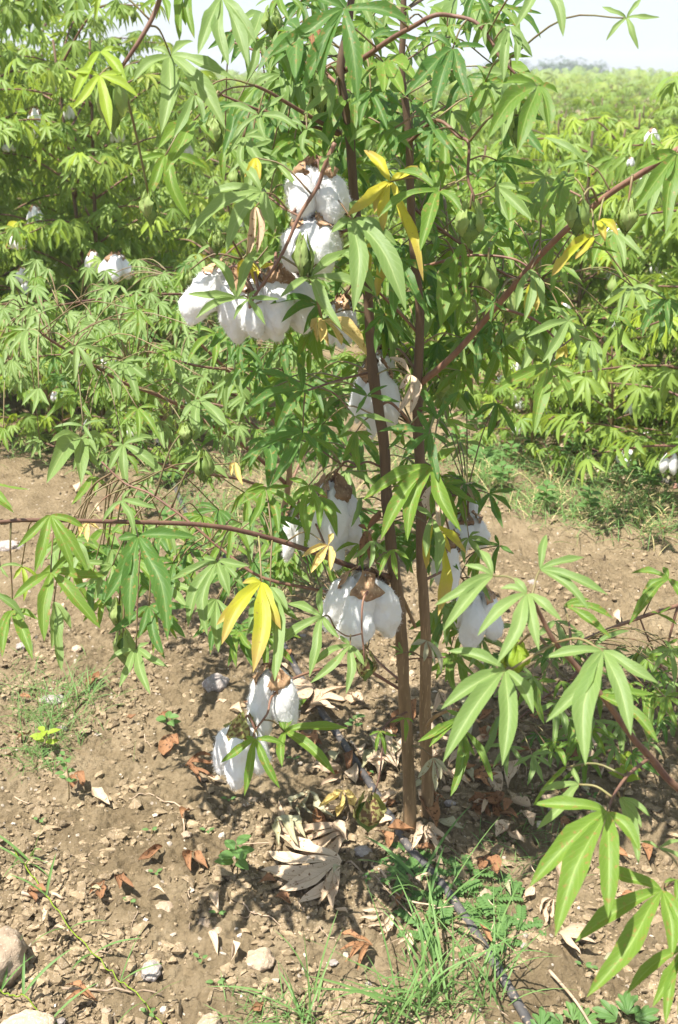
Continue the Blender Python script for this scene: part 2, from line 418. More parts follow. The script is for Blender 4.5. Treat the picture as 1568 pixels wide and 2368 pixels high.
scatter_clods(len(p), p, .0015, .008, 2.0, 'pebbles', M['pebble'], 'small pale pebbles and grit scattered over the soil')

# ------------------------------------------------------------------ leaf geometry
FS = np.array([0, .07, .15, .23, .32, .43, .55, .67, .79, .90, 1.0])
def prof(f): return np.interp(f, [0, .10, .25, .42, .58, .75, .90, .97, 1], [.46, .52, .74, .98, 1.0, .76, .38, .15, 0])
def leaf_geo(mb, tips, n, wr=.084, fold=.35, arch=.08, curl=.0, bendk=0.0, rnd=random, cols=(-1, -.5, 0, .5, 1), fs=FS, ripple=.03, org=np.zeros(3), a=0.0, hook=0.0):
    """tips: 3D vectors from the hub, n: leaf normal"""
    n = unit(n); e1 = unit(tips[0]-n*np.dot(tips[0], n)); e2 = np.cross(n, e1)
    ang = [math.atan2(np.dot(t, e2), np.dot(t, e1)) for t in tips]
    order = sorted(range(len(tips)), key=lambda i: ang[i])
    tips = [tips[i] for i in order]; ang = [ang[i] for i in order]
    m = len(tips)
    # rotate so the largest gap is between last and first
    gaps = [((ang[(i+1) % m]-ang[i]) % (2*math.pi)) for i in range(m)] if m > 1 else [6.28]
    k = max(range(m), key=lambda i: gaps[i])
    tips = tips[k+1:]+tips[:k+1]; gaps = gaps[k+1:]+gaps[:k+1]
    cols = np.array(cols, float); nc = len(cols); nf = len(fs)
    Lm = max(np.linalg.norm(t) for t in tips)
    for i, t in enumerate(tips):
        L = np.linalg.norm(t); d = t/L
        nn = unit(n-d*np.dot(n, d)); s = np.cross(nn, d)        # s = counter-clockwise side
        gr = min(gaps[i-1]/2, .62) if i > 0 else .5
        gl = min(gaps[i]/2, .62) if i < m-1 else .5
        W = wr*(.35*Lm+.65*L)*(1+.15*(rnd.random()-.5))
        bend = bendk+(rnd.random()-.5)*.16; ph = rnd.random()*6.28
        f = fs[:, None]; c = cols[None]
        P_ = prof(fs)*W
        wl = np.minimum(fs*L*math.tan(gl), P_); wr_ = np.minimum(fs*L*math.tan(gr), P_)
        w = np.where(c > 0, (wl*(1+.10*np.sin(fs*13+ph)*(fs > .25)))[:, None], (wr_*(1+.10*np.sin(fs*15+ph*2)*(fs > .25)))[:, None])
        base = f*L
        ar = arch*L*np.sin(np.pi*np.clip(fs, 0, 1)**.8)
        side = bend*L*np.sin(np.pi*fs)*np.clip(fs*2, 0, 1)
        hh = -hook*L*np.clip(fs-.6, 0, 1)**2*4
        lat = c*w; up = np.abs(c)*w*fold - curl*(c**2)*w
        up = up+ripple*L*np.sin(ph+fs[:, None]*11+c*1.7)*np.abs(c)*np.clip(f*2.5, 0, 1)*(1-f)
        if curl > .8:            # rolled edges for dead leaves
            th = np.abs(c)*curl; rad = w/np.maximum(th, .05)
            lat = np.sign(c)*np.sin(th)*w/curl*1.1; up = (1-np.cos(th))*w/curl*1.1
        pts = org+d*(base)[..., None]+s*(lat+side[:, None])[..., None]+nn*(up+(ar+hh)[:, None])[..., None]
        V = pts.reshape(-1, 3)
        ii = np.arange(nf-1)[:, None]*nc; jj = np.arange(nc-1)[None]
        Qd = np.stack([ii+jj, ii+nc+jj, ii+nc+jj+1, ii+jj+1], -1).reshape(-1, 4)
        UV = np.stack([np.broadcast_to(c*.5+.5, (nf, nc)), np.broadcast_to(f, (nf, nc))], -1).reshape(-1, 2)
        mb.add(V, Qd, None, UV, a)
def crumple(V, amp, scale, seed):
    out = V.copy()
    off = Vector((seed*3.1, seed*1.7, seed*.9))
    for i, v in enumerate(V):
        q = mnoise.noise_vector(Vector(v)*scale+off); out[i] += np.array(q)*amp
    return out

# tile -> picture unit conversion used when the leaves were measured
TL = {'o': (0, 0, 1), '1': (0, 0, .5), '2': (784, 0, .5), '3': (0, 588, .5), '4': (784, 588, .5), '5': (0, 1176, .5),
      '6': (784, 1176, .5), '7': (0, 1764, .5), '8': (784, 1764, .5), 'a': (392, 0, .3), 'b': (784, 0, .3),
      'c': (784, 313.6, .3), 'd': (431, 353, .3), 'e': (784, 784, .15), 'f': (627, 1098, .225), 'g': (980, 1098, .182),
      'h': (0, 1137, .3), 'i': (510, 1529, .25), 'j': (862, 1490, .2), 'k': (549, 1686, .325)}
def cv(t, p): x0, y0, s = TL[t]; return (x0+p[0]*s, y0+p[1]*s)

class Plant:
    def __init__(s, name, base, label, group=None):
        s.root = empty(name, base); s.base = np.array(base, float)
        tag(s.root, label, 'plant', group); s.br = []
    def branch(s, name, pts, rad, mat='twig', seg=8, wob=.03, n=None, knots=0):
        P = spline(pts, n or max(8, len(pts)*6)); 
        if wob: P[1:-1] += RNG.normal(size=P[1:-1].shape)*rad[0]*.25*wob*10*.1
        rr = np.interp(np.linspace(0, 1, len(P)), np.linspace(0, 1, len(rad)), rad)
        if mat == 'bark' and len(P) >= 60:
            k = np.arange(len(P)); rr = rr*.82*(1+.15*np.exp(-((k % 9)-4.0)**2*1.5)*(.6+.4*np.sin(k*1.7)))
            P[:, 0] += .0022*np.sin(k*.55)*np.clip(k/10, 0, 1); rr[:4] *= [1.35, 1.25, 1.12, 1.05]
        V, Qd, Tt, U = tube(P-P[0], rr, seg, wob=wob)
        if knots:
            for k in range(knots):
                pass
        me = mesh(name, V, [Qd, Tt] if Tt is not None else [Qd], U, mat=M[mat])
        o = link(name, me, None, s.root, P[0]-s.base); s.br.append((P, rad)); return o
    def nearest(s, q):
        best = None
        for P, rad in s.br:
            d = np.linalg.norm(P-q, axis=1); d2 = d+np.where(P[:, 2] < q[2]-.05, .04, 0); i = int(np.argmin(d2))
            if best is None or d2[i] < best[0]: best = (d2[i], P[i])
        return best
    def petiole(s, q, target, parent, parent_loc, r=.0011, name='petiole', mat='twigg', sag=.15):
        mid = (q+target)/2+np.array([0, 0, sag*np.linalg.norm(q-target)])
        P = spline([target, mid, q], 9)
        V, Qd, Tt, U = tube(P-parent_loc, [r*1.3, r], 6)
        return link(name, mesh(name, V, [Qd, Tt], U, mat=M[mat]), None, parent, (0, 0, 0))
    def leaf(s, hub, tips, Yd, kind='leaf', tilt=None, label=None, pet=True, maxpet=.3, strict=False, **kw):
        H = at(hub[0], hub[1], Yd)
        if strict and s.nearest(H)[0] > maxpet: return None
        tc = unit(CAMP-H)
        if tilt is None:
            tilt = (random.gauss(0, .22), random.gauss(0, .12), random.gauss(.0, .12))
        # tips below the hub make it hang: face camera more
        n = unit(tc*.62+np.array([0, 0, .62])+np.array(tilt))
        tv = []
        for t in tips:
            r = ray(*t); dn = np.dot(r, n)
            k = np.dot(H-CAMP, n)/dn
            v = CAMP+r*k-H
            if np.linalg.norm(v) > 3.2*math.dist(t, hub)/F_*np.linalg.norm(H-CAMP): v = at(t[0], t[1], Yd)-H
            tv.append(v)
        mb = MB()
        kw.setdefault('fold', .42+random.random()*.3); kw.setdefault('arch', .06+random.random()*.08)
        cr = kw.pop('crump', 0)
        leaf_geo(mb, tv, n, **kw)
        if cr: mb.V = [crumple(np.concatenate(mb.V), cr, 14, random.random()*50)]
        o = link('leaf', mb.mesh('leaf', M[kind]), None, s.root, H-s.base)
        if label: o['label'] = label
        if pet:
            b = s.nearest(H)
            if b and b[0] < maxpet: s.petiole(H, b[1], o, H)
        return o

# ------------------------------------------------------------------ bolls
def lint_mesh(w, h, nl=4, seed=0, hang=1.0, spread=.42, fuzz=1500, sub=4):
    """w,h metres. origin at the top of the boll; locks hang down"""
    r = random.Random(seed); rg = np.random.default_rng(seed)
    V0, T0 = ico(sub); mb = MB()
    for k in range(nl):
        a = 6.283*(k+.3*r.random())/nl+r.random()*.5
        rr = w*(.27+.05*r.random()); L = h*(.42+.13*r.random()) 
        cx, cy = math.cos(a)*w*.22, math.sin(a)*w*.22
        V = V0.copy(); z = V[:, 2]
        taper = np.interp(z, [-1, -.4, .5, 1], [.85, 1.05, 1.0, .72])
        V = np.stack([V[:, 0]*rr*taper, V[:, 1]*rr*taper, z*L], 1)
        out = (1-z)*.5*spread*w*.6
        V[:, 0] += cx+math.cos(a)*out; V[:, 1] += cy+math.sin(a)*out; V[:, 2] -= L*.94
        off = Vector((seed*7.7+k*3, k*5.1, seed*1.3))
        nrm = unit_rows(V0*np.array([1, 1, .5]))
        d = np.array([1.5*abs(mnoise.noise(Vector(v)*75+off))**.8+.8*abs(mnoise.noise(Vector(v)*170+off))**.8-.5 for v in V])
        d2 = np.array([mnoise.noise(Vector(v)*30+off) for v in V])
        V = V+nrm*(d*.0028+d2*.0066)[:, None]*(w/.06)
        mb.add(V, None, T0)
        if fuzz:
            ii = rg.integers(0, len(V), fuzz); b = V[ii]+rg.normal(size=(fuzz, 3))*.0008
            dr = unit_rows(nrm[ii]+rg.normal(size=(fuzz, 3))*.75); ln = rg.uniform(.002, .0075, fuzz)[:, None]
            sd = unit_rows(np.cross(dr, rg.normal(size=(fuzz, 3))))*.00015
            mid = b+dr*ln*.5+rg.normal(size=(fuzz, 3))*.0006; tip = mid+unit_rows(dr+rg.normal(size=(fuzz, 3))*.8)*ln*.5
            VV = np.stack([b-sd, b+sd, mid+sd*.8, mid-sd*.8, tip], 1).reshape(-1, 3)
            o = np.arange(fuzz)[:, None]*5
            mb.add(VV, (o+np.array([[0, 1, 2, 3]])), (o+np.array([[3, 2, 4]])))
    return mb.mesh('cotton_boll', M['lint'])
def unit_rows(A): return A/(np.linalg.norm(A, axis=1)[:, None]+1e-12)

def shell_geo(mb, L, Wd, cup, flare, az, teeth=5, rows=9, colsn=9, top=0.0, r0=.3, crump=.0, seed=0, curlout=0.0):
    """one bract or burr segment: hangs from the origin downwards round the axis, outward azimuth az"""
    r = np.random.default_rng(seed)
    f = np.linspace(0, 1, rows)[:, None]; c = np.linspace(-1, 1, colsn)[None]
    wid = np.sin(np.pi*np.clip(f*.80+.13, 0, 1))**.7*Wd
    out = cup*np.sin(np.pi*np.clip(f*.78+.08, 0, 1)) - cup*.35*f + flare*f**2
    ang = c*wid/np.maximum(cup*1.15, .004)*.75
    ang = np.clip(ang, -1.25, 1.25)
    R = out+.001
    xx = R*np.cos(ang); yy = R*np.sin(ang)*1.1
    tooth = 0
    if teeth: tooth = (f > .92)*(np.abs(((c*teeth/2) % 1)-.5))*.22*L
    zz = top-f*L-tooth+.10*L*np.abs(c)**2*(f < .2)
    zz = zz+np.abs(c)*0.18*L*(1-f)**2-np.abs(c)**2*(-.28)*L*f**2
    xx = xx-curlout*L*np.clip(f-.5, 0, 1)**2*2
    P = np.stack([np.broadcast_to(xx, (rows, colsn)), np.broadcast_to(yy, (rows, colsn)), np.broadcast_to(zz, (rows, colsn))], -1)
    if crump: P = P+np.cumsum(r.normal(size=P.shape), axis=1)*crump*.4+r.normal(size=P.shape)*crump
    ca, sa = math.cos(az), math.sin(az)
    V = P.reshape(-1, 3); V = np.stack([V[:, 0]*ca-V[:, 1]*sa, V[:, 0]*sa+V[:, 1]*ca, V[:, 2]], 1)
    ii = np.arange(rows-1)[:, None]*colsn; jj = np.arange(colsn-1)[None]
    Qd = np.stack([ii+jj, ii+jj+1, ii+colsn+jj+1, ii+colsn+jj], -1).reshape(-1, 4)[:, ::-1]
    UV = np.stack([np.broadcast_to(c*.5+.5, (rows, colsn)), np.broadcast_to(f, (rows, colsn))], -1).reshape(-1, 2)
    mb.add(V, Qd, None, UV)

def rotm(v, rx, ry):
    return Matrix.Rotation(rx, 4, 'X') @ Matrix.Rotation(ry, 4, 'Y')

def open_boll(parent, base, px, py, w, h, Yd, nl=4, seed=0, tilt=(0, 0), huskmat='husk', plant=None, fuzz=1700, sub=4, husk_scale=1.0, label=None, green=False):
    """px,py top centre of the lint, w,h its size in picture units"""
    P = at(px, py, Yd); sc = np.linalg.norm(P-CAMP)/F_*1.0
    wm, hm = w*sc, h*sc*1.06
    o = link('cotton_boll', lint_mesh(wm*.92, hm, nl, seed, fuzz=fuzz, sub=sub), None, parent, P-base)
    o.rotation_euler = (tilt[0], tilt[1], random.random()*6)
    if label: o['label'] = label
    for k in range(3 if not green else 3):
        mb = MB()
        shell_geo(mb, hm*.34*husk_scale, wm*.42, wm*.40, wm*.22, 2.09*k+random.random()*.5, teeth=5, top=.12*hm*.6, crump=.0016, seed=seed*5+k, curlout=0)
        link('husk', mb.mesh('husk', M[huskmat]), None, o, (0, 0, .004))
    if plant:
        top = P+np.array([0, 0, hm*.08])
        b = plant.nearest(top)
        if b and b[0] < .45:
            mid = (top+b[1])/2+np.array([0, 0, .02]); PP = spline([b[1], mid, top], 9)
            V, Qd, Tt, U = tube(PP-PP[0], [.0022, .0017], 6)
            link('boll_stalk', mesh('boll_stalk', V, [Qd, Tt], U, mat=M['twig']), None, plant.root, PP[0]-plant.base)
    return o

def capsule_mesh(w, h):
    V, T = ico(3); V = V.copy(); z = V[:, 2]
    tp = np.interp(z, [-1, -.75, -.3, .3, 1], [.25, .55, .95, 1, .85])
    a = np.arctan2(V[:, 1], V[:, 0]); lob = 1+.05*np.cos(3*a)
    V = np.stack([V[:, 0]*w*.5*tp*lob, V[:, 1]*w*.5*tp*lob, z*h*.5-h*.5], 1)
    V[:, 2] -= np.clip(-z-.8, 0, 1)*h*.35
    return mesh('capsule', V, T, mat=M['capsule'])
def green_boll(parent, base, px, py, w, h, Yd, seed=0, plant=None, mat='bract', opened=.0, tilt=(0, 0)):
    P = at(px, py, Yd); sc = np.linalg.norm(P-CAMP)/F_
    wm, hm = w*sc, h*sc
    o = link('green_boll', capsule_mesh(wm*.70, hm*.92), None, parent, P-base)
    o.rotation_euler = (tilt[0], tilt[1], random.random()*6)
    for k in range(3):
        mb = MB()
        shell_geo(mb, hm*(.80+.12*random.random()), wm*.62, wm*(.47+.03*k), wm*opened, 2.09*k+.2, teeth=7, top=.05*hm, crump=.0006, seed=seed*7+k, rows=10, colsn=15)
        link('bract', mb.mesh('bract', M[mat]), None, o, (0, 0, .001))
    if plant:
        top = P+np.array([0, 0, hm*.04]); b = plant.nearest(top)
        if b and b[0] < .45:
            mid = (top+b[1])/2+np.array([0, -.005, .02]); PP = spline([b[1], mid, top], 9)
            V, Qd, Tt, U = tube(PP-PP[0], [.0020, .0015], 6)
            link('boll_stalk', mesh('boll_stalk', V, [Qd, Tt], U, mat=M['twigg']), None, plant.root, PP[0]-plant.base)
    return o

def AT(l): return [at(*q) for q in l]
exec_order = []
# ------------------------------------------------------------------ the main plant
Y0 = 1.76
b0 = gnd(968, 1912); b0[2] = 0
MP = Plant('cotton_plant', b0, 'tall cotton plant with two brown stems and big fluffy white bolls in the foreground')
def stemline(px, Yf): return [at(x, y, Yf+dy) for x, y, dy in px]
def stem(name, px, rad, Yf):
    return MP.branch(name, stemline(px, Yf), rad, 'bark', 12, .05, n=70)
stem('stem', [(948,1935,0),(946,1840,0),(943,1700,-.005),(932,1560,-.01),(920,1400,-.015),(908,1270,-.02),(893,1130,-.02),(882,1000,-.02),(868,880,-.02),(854,740,-.02),(842,640,-.02),(830,520,-.02),(815,410,-.02),(803,290,-.02),(790,170,-.02),(800,80,-.01),(812,-30,0),(822,-160,.02),(835,-330,.05)], [.0140,.0130,.0122,.0108,.0098,.0090,.0083,.0074,.006,.0045], 1.74)
stem('stem', [(990,1930,0),(988,1800,0),(986,1660,0),(982,1500,0),(979,1350,0),(974,1200,0),(968,1040,0),(968,890,0),(968,740,0),(958,560,0),(948,400,0),(938,260,0),(933,140,0),(930,0,0),(926,-180,0),(930,-330,.02)], [.0140,.0130,.0118,.0108,.0100,.0086,.0074,.006,.005,.004], 1.785)
def br(pts, r0, r1, mat='twig', Yd=None, seg=8):
    return MP.branch('branch', [at(*q) for q in pts], [r0, r1], mat, seg, .04)
br([(903,1335,1.72),(800,1305,1.66),(700,1268,1.62),(600,1238,1.59),(480,1215,1.55),(300,1207,1.50),(80,1203,1.45),(0,1207,1.43),(-120,1215,1.40)], .0048,.0024)
br([(922,1440,1.75),(830,1390,1.72),(740,1365,1.70),(608,1336,1.68),(520,1276,1.70),(435,1205,1.72),(350,1143,1.75),(290,1118,1.78),(235,1068,1.8)], .0034,.0016)
br([(972,888,1.79),(1050,820,1.74),(1160,695,1.68),(1230,612,1.64),(1300,540,1.60),(1400,455,1.56),(1500,390,1.52),(1568,345,1.50),(1640,300,1.48)], .0056,.0036,'twig')
br([(838,505,1.73),(797,494,1.66),(756,455,1.62),(735,430,1.58)], .0028,.0018)
br([(775,330,1.58),(750,385,1.58),(735,430,1.58),(692,500,1.57),(650,592,1.56),(590,683,1.55),(577,712,1.55)], .0032,.0018)
br([(692,500,1.57),(655,480,1.60),(623,456,1.62)], .0018,.0014)
br([(650,592,1.56),(690,618,1.54),(712,640,1.53)], .0018,.0014,'twigg')
br([(786,308,1.73),(734,279,1.70),(662,237,1.67),(626,215,1.65),(590,198,1.63)], .0036,.002)
br([(784,312,1.74),(713,288,1.72),(626,261,1.71),(584,249,1.70),(512,219,1.68)], .0028,.0016)
br([(815,-40,1.75),(640,-190,1.6),(480,-170,1.5),(395,-70,1.45),(362,20,1.43),(325,90,1.42),(275,165,1.42)], .0044,.0022)
br([(795,165,1.73),(853,126,1.68),(904,90,1.65),(952,63,1.62),(1003,36,1.60),(1048,37,1.6),(1099,51,1.58),(1135,93,1.57),(1156,132,1.56),(1210,189,1.55)], .0042,.0018)
br([(945,330,1.78),(1009,279,1.70),(1060,315,1.66),(1084,333,1.64),(1082,410,1.63),(1095,455,1.62),(1088,490,1.62)], .0030,.0018,'twig')
br([(1082,405,1.63),(1050,425,1.62),(1018,442,1.62)], .0014,.0011,'twigg')
br([(1098,452,1.62),(1120,445,1.62),(1145,430,1.61)], .0014,.0011,'twigg')
br([(850,650,1.74),(930,730,1.78),(965,770,1.79)], .0022,.0022)
br([(968,620,1.78),(1040,600,1.74),(1100,590,1.72),(1190,600,1.70),(1250,640,1.68)], .0026,.0016)
br([(1143,710,1.70),(1200,725,1.68),(1245,745,1.66),(1300,800,1.65)], .0024,.0016)
br([(866,960,1.73),(900,930,1.74),(955,985,1.79)], .0024,.0024)
br([(892,1085,1.73),(850,1068,1.70),(820,1080,1.68),(790,1075,1.66)], .0022,.0014)
br([(960,1450,1.78),(935,1390,1.76),(925,1375,1.75)], .0030,.0030,'bark')
br([(972,1280,1.79),(1000,1190,1.84),(1040,1150,1.88),(1080,1140,1.9)], .0030,.0018)
br([(976,1345,1.78),(1030,1320,1.83),(1060,1330,1.88),(1100,1370,1.9)], .0026,.0016)
br([(900,1345,1.72),(870,1350,1.66),(848,1370,1.60),(838,1400,1.58),(837,1460,1.56),(841,1500,1.55),(842,1530,1.55)], .0022,.0013)
br([(870,1350,1.66),(880,1310,1.62),(868,1300,1.60)], .0015,.001)
br([(838,1465,1.56),(800,1470,1.56),(760,1440,1.58)], .0013,.001)
br([(945,1600,1.735),(920,1570,1.76),(880,1535,1.80),(850,1500,1.84)], .0028,.0018)
br([(945,1645,1.73),(905,1665,1.68),(885,1690,1.65),(883,1740,1.62),(878,1790,1.6),(862,1850,1.58)], .0022,.0013)
br([(985,1680,1.78),(1010,1655,1.74),(1060,1640,1.72),(1110,1670,1.70)], .0040,.0022,'bark')
br([(940,1525,1.74),(975,1522,1.70),(1030,1520,1.66)], .0016,.0012)
br([(935,1600,1.74),(820,1540,1.68),(700,1560,1.62),(640,1600,1.56),(625,1620,1.55),(618,1650,1.53),(590,1690,1.52),(583,1720,1.51)], .0028,.0014)
br([(860,860,1.74),(780,880,1.68),(720,900,1.62),(700,905,1.6)], .0022,.0014)
br([(968,950,1.79),(1000,940,1.74),(1020,960,1.70)], .0022,.0014)
br([(828,520,1.74),(740,560,1.82),(640,610,1.86),(560,600,1.9)], .0028,.0016)
br([(800,210,1.76),(720,150,1.86),(600,120,1.95),(520,90,2.0)], .0028,.0016)
br([(955,480,1.80),(1060,560,1.85),(1180,640,1.9),(1250,650,1.95)], .0028,.0016)

